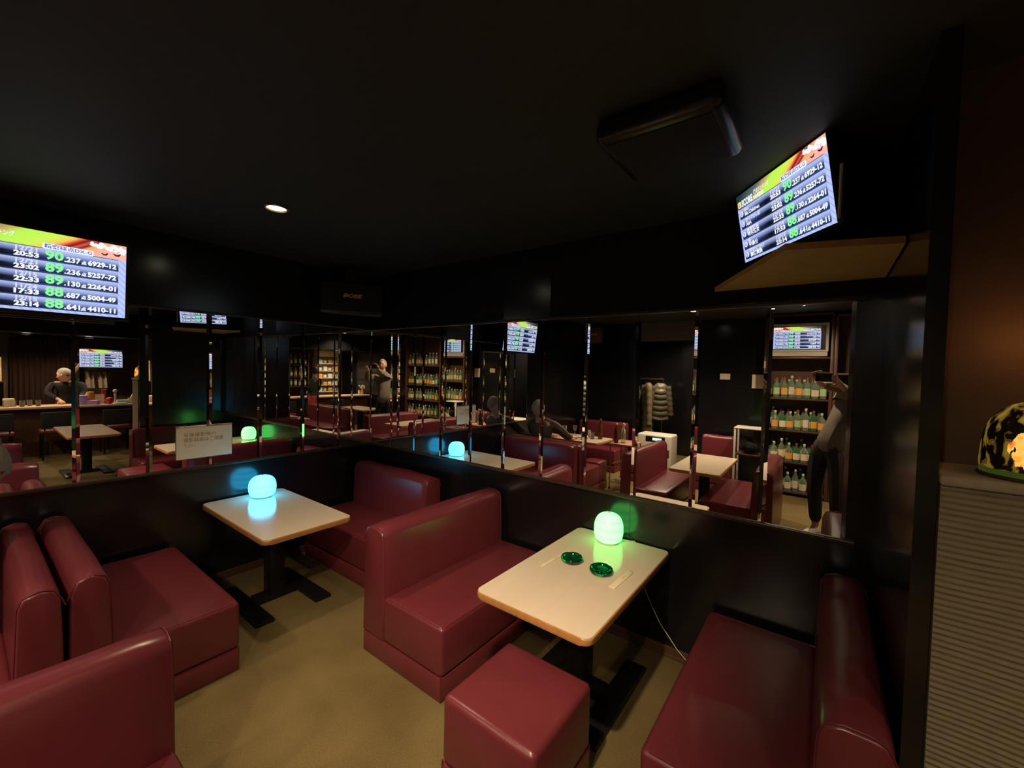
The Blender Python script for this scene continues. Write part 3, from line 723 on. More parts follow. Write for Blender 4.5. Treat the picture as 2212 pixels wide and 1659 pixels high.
# ------------------------------------------------------------------ speakers and ceiling items
def wall_speaker(label, loc, rz, w_, h_, d_, face):
    t = empty('wall_speaker', loc, rz, label, 'speaker')
    obj('cabinet', box(NB(), (-w_/2, 0, -h_/2), (w_/2, d_, h_/2), r=0.02, seg=3), M['black_plastic'], t)
    obj('grille', box(NB(), (-w_/2+0.015, -0.012, -h_/2+0.015), (w_/2-0.015, 0.002, h_/2-0.015), r=0.008), face, t)
    lt = NB(); text_bm(lt, 'BOSE', -0.075, 0.0, 0.030, bold=0.0015, width=0.14, y=-0.0135)
    for v in lt.verts: v.co.x += v.co.z*0.35
    obj('logo', lt, mat('gold_logo', (0.75, 0.55, 0.35), rough=0.3, metal=0.3, var=0.0, emit=None), t, smooth=False)
    obj('bracket', box(NB(), (-0.05, d_*0.4, h_/2-0.01), (0.05, d_*0.4+0.08, h_/2+0.14)), M['black_metal'], t)
    return t
wall_speaker('black loudspeaker with its brand lettering high up in the room corner', (0.34, -0.42, 2.17), math.radians(62), 0.50, 0.26, 0.20, M['black_cloth'])
wall_speaker('loudspeaker with brand lettering mounted above the far sofa, seen in the right mirror', (0.20, -4.40, 2.25), PI, 0.36, 0.30, 0.18, mat('brown_grille_cloth', (0.11, 0.065, 0.05), rough=0.8))
t = empty('ceiling_speaker', (3.07, -0.93, CEIL), 0, 'black box-shaped unit fixed under the ceiling near the corner television', 'speaker')
obj('housing', box(NB(), (-0.20, -0.19, -0.085), (0.20, 0.17, 0.0), r=0.03, seg=4), M['black_plastic'], t)
obj('grille', box(NB(), (-0.165, -0.16, -0.089), (0.165, 0.14, -0.083), r=0.003), M['black_cloth'], t)

def downlight(i, x, y, z, watt, beam, aim=None):
    labs = ['round warm downlight glowing in the dark ceiling above the left table', 'downlight reflected above the framed speaker in the right mirror, left of the two',
            'downlight reflected at the mirror top edge, right of the two', 'added unseen downlight behind the photographer, brightening the bottle shelves', 'added unseen spot downlight brightening the green lamp table', 'added unseen downlight brightening the coats in the alcove', 'downlight over the walkway',
            'downlight above the table by the half wall', 'downlight above the seats near the bar', 'downlight over the bar counter, nearest the glasses',
            'downlight over the bar counter beside the television', 'downlight over the far bar end']
    t = empty('downlight', (x, y, z), 0, labs[i], 'downlight', 'ceiling downlights')
    obj('ring', lathe(NB(), [(0.062, -0.001), (0.062, -0.006), (0.052, -0.010), (0.047, -0.004), (0.046, 0.0)], 28, cap=False), M['lamp_metal'], t)
    obj('bulb', lathe(NB(), [(0.001, -0.0065), (0.030, -0.006), (0.042, -0.003), (0.046, -0.0005)], 28, cap=False), M['downlight'], t)
    ld = bpy.data.lights.new('downlight_beam', 'SPOT'); ld.energy = watt; ld.color = WARM; ld.spot_size = math.radians(beam); ld.spot_blend = 0.8; ld.shadow_soft_size = 0.035
    lo = bpy.data.objects.new('downlight_beam', ld); COL.objects.link(lo); lo.location = (0, 0, -0.02); lo.parent = t
    if aim: lo.rotation_euler = (Vector(aim)-Vector((x, y, z))).to_track_quat('-Z', 'Y').to_euler()
for i, d in enumerate(DOWNLIGHTS): downlight(i, *d)

# ------------------------------------------------------------------ notice on the left mirror
t = empty('notice_holder', (0.010, -1.36, 0.924), PI/2, 'cream notice with faded Japanese lines in a clear holder on the left mirror', 'sign')
obj('holder', box(NB(), (-0.170, -0.001, 0), (0.170, 0.003, 0.234), r=0.001), M['wine_glass'], t)
obj('paper', box(NB(), (-0.166, -0.003, 0.004), (0.166, -0.0014, 0.222)), M['paper'], t, smooth=False)
b = NB()
text_bm(b, '写真撮影等の', -0.125, 0.158, 0.022, width=0.19, y=-0.0034)
text_bm(b, '撮影録画はご遠慮', -0.125, 0.122, 0.024, width=0.235, y=-0.0034)
text_bm(b, '下さい。', -0.125, 0.086, 0.022, width=0.07, y=-0.0034)
obj('lettering', b, mat('faded_print', (0.30, 0.19, 0.07), rough=0.8), t, smooth=False)
b = NB()
for x in (-0.145, -0.115, 0.0): ball(b, (x, -0.004, 0.231), 0.005, u=10, v=6)
obj('clip', b, M['white'], t)

# ------------------------------------------------------------------ painted lamp on the half wall
t = empty('painted_lamp', (3.945, -0.875, 1.37), 0, 'dome lamp of dark painted glass glowing orange on the half wall', 'lamp')
prof = [(0.098, 0.0), (0.100, 0.03), (0.098, 0.07)]
for i in range(1, 13):
    a = PI/2*i/12; prof.append((max(0.001, 0.098*math.cos(a)**0.75), 0.07+0.115*math.sin(a)))
obj('lamp_shade', lathe(NB(), prof, 48, cap=False), M['stained'], t, ang=60)
obj('base', lathe(NB(), [(0.102, 0), (0.104, 0.004), (0.099, 0.009)], 40), M['brown_wood'], t)
pl_ = bpy.data.lights.new('bulb_glow', 'POINT'); pl_.energy = 0.45; pl_.color = (1, 0.35, 0.08); pl_.shadow_soft_size = 0.03
po = bpy.data.objects.new('bulb_glow', pl_); COL.objects.link(po); po.location = (0.0, 0.0, 0.34); po.parent = t
b = NB(); cyl(b, (-0.04, -0.095, 0.10), (-0.04, -0.1005, 0.10), 0.005, 10); obj('emissive_dot', b, emis('bright_spot', (1, 0.75, 0.45), 3), t)  # small emissive disc on the front of the shade

# ------------------------------------------------------------------ bottles on the shelves
def bottle_proto(glass, label_m, cap_m, kind):
    t = empty('shochu_bottle', (0, 0, 0))
    if kind == 0: prof = [(0.030, 0), (0.036, 0.006), (0.037, 0.16), (0.033, 0.185), (0.016, 0.215), (0.0125, 0.225), (0.0125, 0.262)]; lz = (0.045, 0.135); lr = 0.0378
    elif kind == 1: prof = [(0.032, 0), (0.040, 0.006), (0.041, 0.135), (0.037, 0.165), (0.018, 0.195), (0.013, 0.205), (0.013, 0.236)]; lz = (0.035, 0.120); lr = 0.0418
    else: prof = [(0.026, 0), (0.033, 0.006), (0.033, 0.19), (0.024, 0.215), (0.0125, 0.245), (0.0125, 0.285)]; lz = (0.05, 0.15); lr = 0.0338
    obj('glass_body', lathe(NB(), prof, 20, sq=0.05), glass, t)
    z = prof[-1][1]
    obj('cap', lathe(NB(), [(0.0145, z-0.014), (0.0150, z), (0.0145, z+0.012), (0.010, z+0.016)], 14), cap_m, t)
    lb = NB(); n = 14; a0, a1 = -1.15, 1.15
    for k in range(n):
        A = -PI/2 + a0+(a1-a0)*k/n; B = -PI/2 + a0+(a1-a0)*(k+1)/n
        q = lambda a, z_: lb.verts.new((lr*(1+0.05*abs(math.sin(2*a))**2)*math.cos(a), lr*(1+0.05*abs(math.sin(2*a))**2)*math.sin(a), z_))
        lb.faces.new((q(A, lz[0]), q(B, lz[0]), q(B, lz[1]), q(A, lz[1])))
    bmesh.ops.remove_doubles(lb, verts=lb.verts[:], dist=1e-5)
    obj('paper_label', lb, label_m, t)
    return t
BP = []
glasses = [(M['clear_glass'], 'clear glass'), (M['green_bottle'], 'green glass')]
labels_ = [(M['label_orange'], 'orange'), (M['label_cream'], 'cream'), (M['label_green'], 'pale green')]
caps = [M['cap_red'], M['cap_white']]
for k in range(8):
    g_, l_ = glasses[[0, 0, 1, 0, 1, 0, 0, 1][k]], labels_[[0, 1, 0, 1, 1, 0, 2, 1][k]]
    BP.append((bottle_proto(g_[0], l_[0], caps[[0, 1, 0, 1, 0, 1, 0, 1][k]], [0, 1, 0, 2, 1, 1, 0, 2][k]), g_[1], l_[1]))
BPused = [False]*len(BP)
def place_bottle(k, loc, rz, lab, grp):
    p, gname, lname = BP[k]
    label = '%s bottle, %s label, %s' % (gname, lname, lab)
    if not BPused[k]:
        BPused[k] = True; p.location = loc; p.rotation_euler = (0, 0, rz); p.scale = (1.02, 1.02, 1.0); tag(p, label, 'bottle', grp); o = p
        p['category'] = 'bottle'
    else:
        o = dup(p, loc, rz, label, grp)
    return o
YS = -4.30
def shelf_unit(name, label, x0, x1, zs_, ztop):
    t = empty(name, ((x0+x1)/2, YS-0.30, 0), 0, label, 'shelving'); w_ = (x1-x0)/2
    for sx in (-1, 1): obj('side_panel', box(NB(), (sx*w_-0.0175, 0, 0), (sx*w_+0.0175, 0.30, ztop), r=0.002), M['shelf_wood'], t)
    obj('back_panel', box(NB(), (-w_, -0.015, 0), (w_, 0.0, ztop)), M['brown_wood'], t)
    for z in zs_: obj('shelf_board', box(NB(), (-w_+0.0175, 0.0, z-0.022), (w_-0.0175, 0.295, z), r=0.002), M['shelf_wood'], t)
    obj('top_board', box(NB(), (-w_, 0, ztop), (w_, 0.30, ztop+0.025)), M['shelf_wood'], t)
    return t
shelf_unit('bottle_shelving', 'tall brown shelving of bottles below the framed television', 2.86, 3.58, (0.06, 0.46, 0.885, 1.315, 1.865), 2.41)
shelf_unit('bottle_shelving', 'wider tall brown shelving of bottles, seen in the corner mirrors', 3.62, 4.82, (0.06, 0.46, 0.83, 1.19, 1.66), 2.38)
rows1 = ['narrow upper shelf', 'narrow second shelf', 'narrow third shelf', 'narrow bottom shelf']
random.seed(11)
for r_, z in enumerate((1.315, 0.885, 0.46, 0.06)):
    for dpt in range(2):
        n = 7
        for i in range(n):
            x = 3.510 - 0.60*(i+0.42*dpt)/n - 0.005 + random.uniform(-.002, .002)
            pass
            pass
            y = YS-0.055-0.115*dpt+random.uniform(-.006, .006)
            k = random.choice([0, 1, 3, 5, 5, 2, 4, 6, 1]) if r_ < 3 else random.choice([3, 7, 4, 1])
            place_bottle(k, (x, y, z+0.0005), PI+random.uniform(-.25, .25), '%s from right, %s row, %s' % (ordn[i], ['front', 'rear'][dpt], rows1[r_]), 'bottles on the narrow shelving')
for r_, z in enumerate((1.66, 1.19, 0.83, 0.46)):
    for dpt in range(2 if r_ else 1):
        n = (9, 11, 11, 9)[r_]
        for i in range(n):
            x = 4.74 - 1.06*(i+0.4*dpt+0.1)/n + random.uniform(-.008, .008)
            y = YS-0.06-0.115*dpt
            k = random.choice([0, 5, 3, 3]) if r_ == 0 else random.choice([0, 6, 6, 5, 1, 2, 4])
            place_bottle(k, (x, y, z+0.0005), PI+random.uniform(-.25, .25), '%s from right, %s row, %s' % (ordn[i], ['front', 'rear'][dpt], ['wide top shelf', 'wide second shelf', 'wide third shelf', 'wide fourth shelf'][r_]), 'bottles on the wide shelving')

# ------------------------------------------------------------------ people
def figure(name, label, loc0, J, R, E, root, mats_by_part, head=None, hands=(), hair=None, extra=()):
    pass
def skin_mesh(name, verts, edges, m, parent=None, sub=1, root=0, flat=None, post=None):
    """verts: list of (x,y,z, rx, ry) grown with a Skin modifier and baked"""
    me = bpy.data.meshes.new(name); me.from_pydata([v[:3] for v in verts], edges, [])
    o = bpy.data.objects.new(name, me); COL.objects.link(o)
    md = o.modifiers.new('skin', 'SKIN'); md.use_smooth_shade = True; md.branch_smoothing = 0.6
    sv = me.skin_vertices[0].data
    for i, v in enumerate(verts):
        sv[i].radius = (v[3], v[4] if len(v) > 4 else v[3]); sv[i].use_root = (i == root)
    if sub: s = o.modifiers.new('sub', 'SUBSURF'); s.levels = sub; s.render_levels = sub
    dg = bpy.context.evaluated_depsgraph_get(); dg.update()
    me2 = bpy.data.meshes.new_from_object(o.evaluated_get(dg))
    bpy.data.objects.remove(o); bpy.data.meshes.remove(me)
    bm = NB(); bm.from_mesh(me2); bpy.data.meshes.remove(me2)
    if post: post(bm)
    return obj(name, bm, m, parent)
def head_bm(c, F, size=1.0, up=Vector((0,0,1))):
    """head centred at c facing F: skull, jaw, nose, ears"""
    F = Vector(F).normalized(); S = F.cross(up).normalized(); U = S.cross(F).normalized()   # S = right
    Mx = Matrix((S, F, U)).transposed().to_4x4(); Mx.translation = Vector(c)
    bm = NB(); bmesh.ops.create_uvsphere(bm, u_segments=28, v_segments=20, radius=1)
    for v in bm.verts:
        x, y, z = v.co
        w_ = 0.076*(1-0.22*max(0, -z)**1.2); d_ = 0.098
        X, Y, Z = x*w_, y*d_, z*0.118
        if z < 0: Y += 0.012*(-z); X *= (1-0.15*(-z))
        if y > 0.6 and abs(x) < 0.25 and -0.25 < z < 0.12: Y += 0.022*(1-abs(x)/0.25)*(1 if z < -0.05 else 0.5)   # nose
        if y > 0.5 and 0.15 < abs(x) < 0.5 and 0.02 < z < 0.25: Y -= 0.008                                        # eye sockets
        v.co = (X, Y, Z)
    for s in (-1, 1): ball(bm, (s*0.077, -0.004, -0.006), 0.02, sc=(0.4, 0.8, 1.5), u=10, v=8)
    bmesh.ops.scale(bm, vec=(size,)*3, verts=bm.verts)
    return bm, Mx
def hair_bm(Mx, size=1.0, length=0.0):
    bm = NB(); bmesh.ops.create_uvsphere(bm, u_segments=24, v_segments=16, radius=1)
    dele = []
    for v in bm.verts:
        x, y, z = v.co
        n_ = 0.004*noise.noise(Vector((x*6, y*6, z*6)))
        front = z < 0.45 + (-0.9-length*4)*(0.5-0.5*y/1.0) + 0.35*max(0, y)
        v.co = (x*(0.082+n_), y*(0.103+n_)-0.006, z*(0.122+n_)+0.006)
        if front: dele.append(v)
    bmesh.ops.delete(bm, geom=dele, context='VERTS')
    bmesh.ops.scale(bm, vec=(size,)*3, verts=bm.verts)
    r = bmesh.ops.solidify(bm, geom=bm.faces[:], thickness=0.006)
    bmesh.ops.transform(bm, matrix=Mx, verts=bm.verts)
    return bm
def eyes_mouth(parent, Mx):
    b_ = NB()
    for s in (-1, 1): ball(b_, (s*0.030, 0.082, 0.012), 0.010, sc=(1.2, 0.5, 0.6), u=10, v=8)
    bmesh.ops.transform(b_, matrix=Mx, verts=b_.verts); obj('eyes', b_, M['dark_hair'], parent)
    b_ = NB(); ball(b_, (0, 0.094, -0.062), 0.018, sc=(1.2, 0.35, 0.3), u=12, v=8)
    bmesh.ops.transform(b_, matrix=Mx, verts=b_.verts); obj('mouth', b_, mat('lips', (0.4, 0.13, 0.10), rough=0.5), parent)

def body(label, J, shirt, trou, hairm, headc, headF, handL, handR, name='person', hair_len=0.0, face=True, shoe=None, sw=1.0, hsize=1.0):
    """J: dict of joints. hands: list of finger point chains"""
    t = empty(name, (J['pelvis'][0], J['pelvis'][1], 0), 0, label, 'person')
    O = Vector((J['pelvis'][0], J['pelvis'][1], 0))
    L_ = lambda p: tuple(Vector(p) - O)
    # continuous body (skin)
    V = []; Ed = []
    def add(p, r, prev=None, r2=None):
        V.append(tuple(L_(p)) + (r, r2 or r)); i = len(V)-1
        if prev is not None: Ed.append((prev, i))
        return i
    pe = add(J['pelvis'], 0.12, None, 0.10); wa = add(J['waist'], 0.11*sw, pe, 0.09); ch = add(J['chest'], 0.13*sw, wa, 0.10)
    nk0 = add(J['neck'], 0.055, ch); hc = Vector(headc); nk = add(tuple(hc*0.75 + Vector(J['neck'])*0.25), 0.052, nk0)
    for s in ('L', 'R'):
        sh = add(J['sh'+s], 0.055, ch); el = add(J['el'+s], 0.040, sh); wr = add(J['wr'+s], 0.026, el)
        hand = handL if s == 'L' else handR
        pm = add(hand['palm'], 0.034, wr, 0.018)
        for fch in hand['fingers']:
            p = pm
            for q, pt in enumerate(fch): p = add(pt, (0.0105, 0.0095, 0.0085, 0.008)[min(q, 3)], p)
        hp = add(J['hip'+s], 0.085, pe); kn = add(J['kn'+s], 0.055, hp); an = add(J['an'+s], 0.034, kn); to = add(tuple(Vector(J['an'+s])*0.6+Vector(J['to'+s])*0.4), 0.020, an)
    def post(bm):
        hb, Mx0 = head_bm((0, 0, 0), headF); Mx = Mx0.copy(); Mx.translation = hc - O
        if hsize != 1.0: bmesh.ops.scale(hb, vec=(hsize,)*3, verts=hb.verts)
        join(bm, hb, Mx)
    bd = skin_mesh('body', V, Ed, M['skin'], t, sub=1, post=post)
    _, Mx = head_bm((0, 0, 0), headF); Mx.translation = hc - O
    obj('hair', hair_bm(Mx, hsize, hair_len), hairm, t)
    if face: eyes_mouth(t, Mx)
    # jacket
    V2 = []; E2 = []
    def add2(p, r, prev=None, r2=None):
        V2.append(tuple(L_(p)) + (r, r2 or r)); i = len(V2)-1
        if prev is not None: E2.append((prev, i))
        return i
    hem = Vector(J['pelvis']) + Vector((0, 0, -0.10 if J['pelvis'][2] > 0.7 else -0.02))
    h0 = add2(hem, 0.165*sw, None, 0.14); h1 = add2(tuple(Vector(J['pelvis'])*0.7+Vector(J['waist'])*0.3), 0.160*sw, h0, 0.135); w2 = add2(J['waist'], 0.150*sw, h1, 0.125); c2_ = add2(J['chest'], 0.165*sw, w2, 0.13)
    n2 = add2(tuple(Vector(J['neck'])*0.9 + Vector(J['chest'])*0.1), 0.075, c2_)
    for s in ('L', 'R'):
        a = add2(J['sh'+s], 0.075, c2_); e = add2(J['el'+s], 0.058, a)
        w_ = Vector(J['wr'+s])*0.93 + Vector(J['el'+s])*0.07; add2(tuple(w_), 0.040, e)
    jk = skin_mesh('jacket', V2, E2, shirt, t, sub=1)
    V3 = []; E3 = []
    V3.append(tuple(L_(Vector(J['pelvis'])*0.5+Vector(J['waist'])*0.5)) + (0.125, 0.105)); V3.append(tuple(L_(J['pelvis'])) + (0.135, 0.115)); E3.append((0, 1))
    for s in ('L', 'R'):
        i = len(V3); V3.append(tuple(L_(J['hip'+s])) + (0.10, 0.10)); E3.append((1, i))
        V3.append(tuple(L_(J['kn'+s])) + (0.072, 0.072)); E3.append((i, i+1))
        V3.append(tuple(L_(Vector(J['an'+s])+Vector((0, 0, 0.03)))) + (0.055, 0.055)); E3.append((i+1, i+2))
    obj_t = skin_mesh('trousers', V3, E3, trou, t, sub=1)
    for s in ('L', 'R'):
        a = Vector(J['an'+s]) - O; b2 = Vector(J['to'+s]) - O; d = (b2-a); d.z = 0; d.normalize()
        base = Vector((a.x, a.y, 0.045))
        V4 = [tuple(base - d*0.055) + (0.042, 0.040), tuple(base + d*0.04) + (0.045, 0.040), tuple(base + d*0.13 + Vector((0, 0, -0.008))) + (0.045, 0.032), tuple(base + d*0.185 + Vector((0, 0, -0.014))) + (0.032, 0.024)]
        def flat(bm):
            for v in bm.verts: v.co.z = max(v.co.z, 0.001)
        skin_mesh('shoe', V4, [(0, 1), (1, 2), (2, 3)], shoe or M['black_cloth'], t, sub=1, post=flat)
    return t
def fingers(palm, d, out, n=4, spread=0.019, l=0.085, curl=None, side=1):
    """palm centre, finger direction d, knuckle-row direction out, curl direction"""
    palm = Vector(palm); d = Vector(d).normalized(); out = Vector(out).normalized(); curl = Vector(curl).normalized()
    R = []
    for i in range(n):
        ll = l*(0.92, 1.0, 0.95, 0.78)[i]; o = out*(i-1.5)*spread
        a = palm + o + d*0.040; b_ = a + d*ll*0.42; c_ = b_ + (d*0.6+curl*0.8).normalized()*ll*0.33; e = c_ + (d*0.1+curl).normalized()*ll*0.25
        R.append([tuple(a), tuple(b_), tuple(c_), tuple(e)])
    th = palm - out*0.030*side*1.0 + d*0.005; t1_ = th + (curl*0.5 + d*0.5 - out*side*0.5).normalized()*0.035; t2_ = t1_ + (curl*0.7+d*0.6).normalized()*0.028
    R.append([tuple(th), tuple(t1_), tuple(t2_)])
    return R
# the phone just behind the lens
Fd = Vector((-0.6, 0.8, -0.033)).normalized(); Rt = Vector((0.8, 0.6, 0.0)); Up = Rt.cross(Fd)
pc = CAM - Rt*0.030 - Fd*0.013
Mp = Matrix((Rt, Fd, Up)).transposed().to_4x4(); Mp.translation = pc
ph = empty('smartphone', (0, 0, 0), 0, 'black smartphone held sideways in both hands, lens towards the mirror', 'phone'); ph.matrix_world = Mp
bmp = NB(); prism(bmp, rrect(-0.080, -0.039, 0.080, 0.039, 0.012), -0.004, 0.004, r=0.0015, seg=2, M4=Matrix(((1,0,0,0),(0,0,1,0),(0,1,0,0),(0,0,0,1))))
bmesh.ops.recalc_face_normals(bmp, faces=bmp.faces[:])
obj('phone_body', bmp, M['black_plastic'], ph)
b = NB(); box(b, (-0.074, -0.0048, -0.035), (0.074, -0.0042, 0.035)); obj('phone_screen', b, emis('phone_screen_glow', (0.10, 0.09, 0.08), 0.4), ph)
ringp = NB(); tube(ringp, rrect3 := [(x, -0.0, z) for x, z in rrect(-0.0803, -0.0393, 0.0803, 0.0393, 0.012)], 0.0014, 6, closed=True); obj('phone_rim', ringp, M['chrome'], ph)
pL = pc - Rt*0.098 - Fd*0.028 - Up*0.012; pR = pc + Rt*0.098 - Fd*0.028 - Up*0.020
HL = {'palm': tuple(pL), 'fingers': fingers(pL + Up*0.012, Up*0.75 + Fd*0.55 + Rt*0.35, -Rt*0.4 + Fd*0.8 - Up*0.1, curl=Rt*0.9 - Up*0.15, l=0.070, side=-1)}
HR = {'palm': tuple(pR), 'fingers': fingers(pR + Rt*0.004, Fd*0.75 + Up*0.1 + Rt*0.35, -Up, curl=-Rt*0.9 + Fd*0.05, l=0.062, side=-1)}
J = dict(pelvis=(3.58, -2.78, 0.93), waist=(3.64, -2.81, 1.10), chest=(3.74, -2.86, 1.32), neck=(3.80, -2.90, 1.47),
         shL=(3.67, -2.96, 1.41), shR=(3.92, -2.74, 1.40), elL=(3.67, -2.71, 1.50), elR=(3.83, -2.53, 1.34),
         wrL=tuple(pL - Fd*0.055 - Up*0.055 + Rt*0.01), wrR=tuple(pR - Fd*0.045 - Up*0.06 + Rt*0.02),
         hipL=(3.50, -2.84, 0.88), hipR=(3.65, -2.73, 0.88), knL=(3.48, -2.78, 0.49), knR=(3.66, -2.66, 0.49), anL=(3.50, -2.84, 0.09), anR=(3.67, -2.70, 0.09),
         toL=(3.43, -2.72, 0.04), toR=(3.60, -2.58, 0.04))
pp = body('person in a grey jacket standing and photographing the mirror with a phone', J, M['jacket_gray'], M['trousers'], M['gray_hair'], (3.83, -2.90, 1.635), (-0.6, 0.8, 0), HL, HR, shoe=M['white'])
sc_ = NB(); ctr = Vector((3.81, -2.89, 1.475)) - Vector((3.58, -2.78, 0))
tube(sc_, [(ctr.x+0.075*math.cos(a), ctr.y+0.07*math.sin(a), ctr.z+0.012*math.sin(2*a)) for a in [2*PI*k/20 for k in range(20)]], 0.030, 8, closed=True)
obj('scarf', sc_, M['black_cloth'], pp)
gl = NB(); _, Mg = head_bm((0, 0, 0), (-0.6, 0.8, 0)); Mg.translation = Vector((3.83, -2.90, 1.635)) - Vector((3.58, -2.78, 0))
for s in (-1, 1): tube(gl, [(s*0.031+0.021*math.cos(a), 0.094, 0.012+0.016*math.sin(a)) for a in [2*PI*k/16 for k in range(16)]], 0.0016, 5, closed=True)
bmesh.ops.transform(gl, matrix=Mg, verts=gl.verts); obj('glasses', gl, M['copper'], pp)

# seated man seen from behind, at the left edge
def flat_hand(p, d, out, curl): return {'palm': tuple(p), 'fingers': fingers(p, d, out, curl=curl, l=0.07)}
J = dict(pelvis=(0.42, -2.50, 0.47), waist=(0.42, -2.47, 0.64), chest=(0.41, -2.46, 0.84), neck=(0.41, -2.42, 0.96),
         shL=(0.60, -2.46, 0.88), shR=(0.22, -2.46, 0.88), elL=(0.70, -2.66, 0.70), elR=(0.13, -2.66, 0.70), wrL=(0.62, -2.92, 0.655), wrR=(0.24, -2.92, 0.655),
         hipL=(0.52, -2.53, 0.46), hipR=(0.32, -2.53, 0.46), knL=(0.56, -2.90, 0.46), knR=(0.28, -2.90, 0.46), anL=(0.56, -2.88, 0.09), anR=(0.28, -2.88, 0.09), toL=(0.57, -3.02, 0.04), toR=(0.27, -3.02, 0.04))
body('grey-haired person in a dark brown jacket seated with their back to the room corner', J, M['jacket_brown'], M['trousers'], M['gray_hair'], (0.405, -2.37, 1.085), (0.1, -1, 0),
     flat_hand((0.60, -3.02, 0.637), (0, -1, 0), (1, 0, 0), (0, 0, -0.4)), flat_hand((0.26, -3.02, 0.637), (0, -1, 0), (-1, 0, 0), (0, 0, -0.4)), hair_len=0.03)
# woman by the bar
J = dict(pelvis=(6.32, -2.72, 0.86), waist=(6.32, -2.73, 1.0), chest=(6.33, -2.76, 1.20), neck=(6.34, -2.80, 1.33),
         shL=(6.20, -2.66, 1.25), shR=(6.42, -2.90, 1.25), elL=(6.22, -2.60, 1.02), elR=(6.48, -2.98, 1.03), wrL=(6.36, -2.74, 0.93), wrR=(6.52, -2.86, 0.93),
         hipL=(6.25, -2.67, 0.82), hipR=(6.37, -2.79, 0.82), knL=(6.25, -2.68, 0.45), knR=(6.37, -2.80, 0.45), anL=(6.24, -2.67, 0.09), anR=(6.37, -2.80, 0.09), toL=(6.34, -2.75, 0.04), toR=(6.47, -2.88, 0.04))
body('person in a dark top and red trousers standing at the bar', J, M['dark_green_cloth'], M['red_cloth'], M['dark_hair'], (6.36, -2.82, 1.45), (0.7, -0.7, 0),
     flat_hand((6.42, -2.80, 0.93), (1, -0.4, 0), (0, 0, 1), (0.4, -1, 0)), flat_hand((6.58, -2.80, 0.93), (1, 0.4, 0), (0, 0, 1), (0.4, 1, 0)), sw=0.85, hair_len=0.08, hsize=0.95)
# bar keeper
J = dict(pelvis=(7.36, -1.24, 0.80), waist=(7.36, -1.24, 0.95), chest=(7.34, -1.24, 1.12), neck=(7.33, -1.25, 1.22),
         shL=(7.34, -1.42, 1.16), shR=(7.34, -1.06, 1.16), elL=(7.24, -1.48, 0.98), elR=(7.24, -1.02, 0.98), wrL=(7.10, -1.36, 0.90), wrR=(7.10, -1.12, 0.90),
         hipL=(7.36, -1.33, 0.78), hipR=(7.36, -1.15, 0.78), knL=(7.35, -1.33, 0.42), knR=(7.35, -1.15, 0.42), anL=(7.37, -1.33, 0.09), anR=(7.37, -1.15, 0.09), toL=(7.24, -1.34, 0.04), toR=(7.24, -1.14, 0.04))
body('grey-haired person in dark clothes bending behind the bar counter', J, M['black_cloth'], M['trousers'], M['gray_hair'], (7.27, -1.27, 1.32), (0.5, -0.75, -0.25),
     flat_hand((7.03, -1.33, 0.87), (-1, 0, -0.2), (0, 1, 0), (0, 0, -1)), flat_hand((7.03, -1.15, 0.87), (-1, 0, -0.2), (0, -1, 0), (0, 0, -1)), sw=0.9, hair_len=0.06)

# ------------------------------------------------------------------ glasses, bottle and cards on the speaker-side table
TB = 0.6003
def wine_glass(label, x, y, z=TB, grp='stemmed glasses on the far table'):
    prof = [(0.030, 0.0), (0.031, 0.002), (0.004, 0.006), (0.0035, 0.065), (0.018, 0.078), (0.031, 0.10), (0.034, 0.125), (0.029, 0.155)]
    o = obj('stemmed_glass', lathe(NB(), prof, 22, cap=False), M['wine_glass']); o.location = (x, y, z); return tag(o, label, 'glass', grp)
wine_glass('stemmed glass nearest the seated person on the far table', 0.30, -3.30)
wine_glass('stemmed glass nearer the speaker wall on the far table', 0.40, -3.44)
def tumbler(label, x, y, z, grp='tumblers', liquid=None):
    t = empty('tumbler', (x, y, z), 0, label, 'glass', grp)
    obj('glass_wall', lathe(NB(), [(0.026, 0), (0.028, 0.003), (0.033, 0.10), (0.031, 0.10), (0.026, 0.008), (0.001, 0.008)], 20, cap=False), M['wine_glass'], t)
    return t
tumbler('clear tumbler beside the dark bottle on the far table', 0.77, -3.30, TB, 'tumblers on the far table')
tumbler('second clear tumbler near the table edge on the far table', 0.70, -3.14, TB, 'tumblers on the far table')
t = bottle_proto(M['brown_bottle'], M['label_cream'], M['cap_red'], 2); t.location = (0.86, -3.38, TB); tag(t, 'dark brown bottle standing on the far table', 'bottle')
def card(label, x, y, z, rz, w_=0.06, h_=0.13, grp='menu cards on the far table'):
    t = empty('menu_card', (x, y, z), rz, label, 'menu card', grp)
    obj('card_face', box(NB(), (-w_/2, -0.004, 0), (w_/2, 0.0, h_), r=0.001), M['paper'], t)
    obj('foot', box(NB(), (-w_/2, -0.02, 0), (w_/2, 0.02, 0.006), r=0.001), M['wine_glass'], t)
card('white menu card standing near the wall on the far table', 0.19, -3.40, TB, PI, grp='menu cards on the far table')
card('white menu card standing beside the glasses on the far table', 0.66, -3.42, TB, PI+0.2, 0.05, 0.11)
def plate(label, x, y, food):
    t = empty('plate', (x, y, TB), 0, label, 'plate', 'plates on the far table')
    obj('dish', lathe(NB(), [(0.035, 0), (0.040, 0.002), (0.078, 0.014), (0.080, 0.016), (0.076, 0.0165), (0.04, 0.006), (0.001, 0.005)], 26, cap=False), M['white'], t)
    fb = NB(); random.seed(int(x*100))
    for k in range(9): ball(fb, (random.uniform(-.035, .035), random.uniform(-.035, .035), 0.014), 0.015, sc=(1, 1, 0.6), u=8, v=6)
    obj('food', fb, food, t)
plate('white plate of green salad on the far table', 0.46, -3.20, M['green_food'])
plate('white plate of snacks on the far table', 0.62, -3.30, M['orange'])

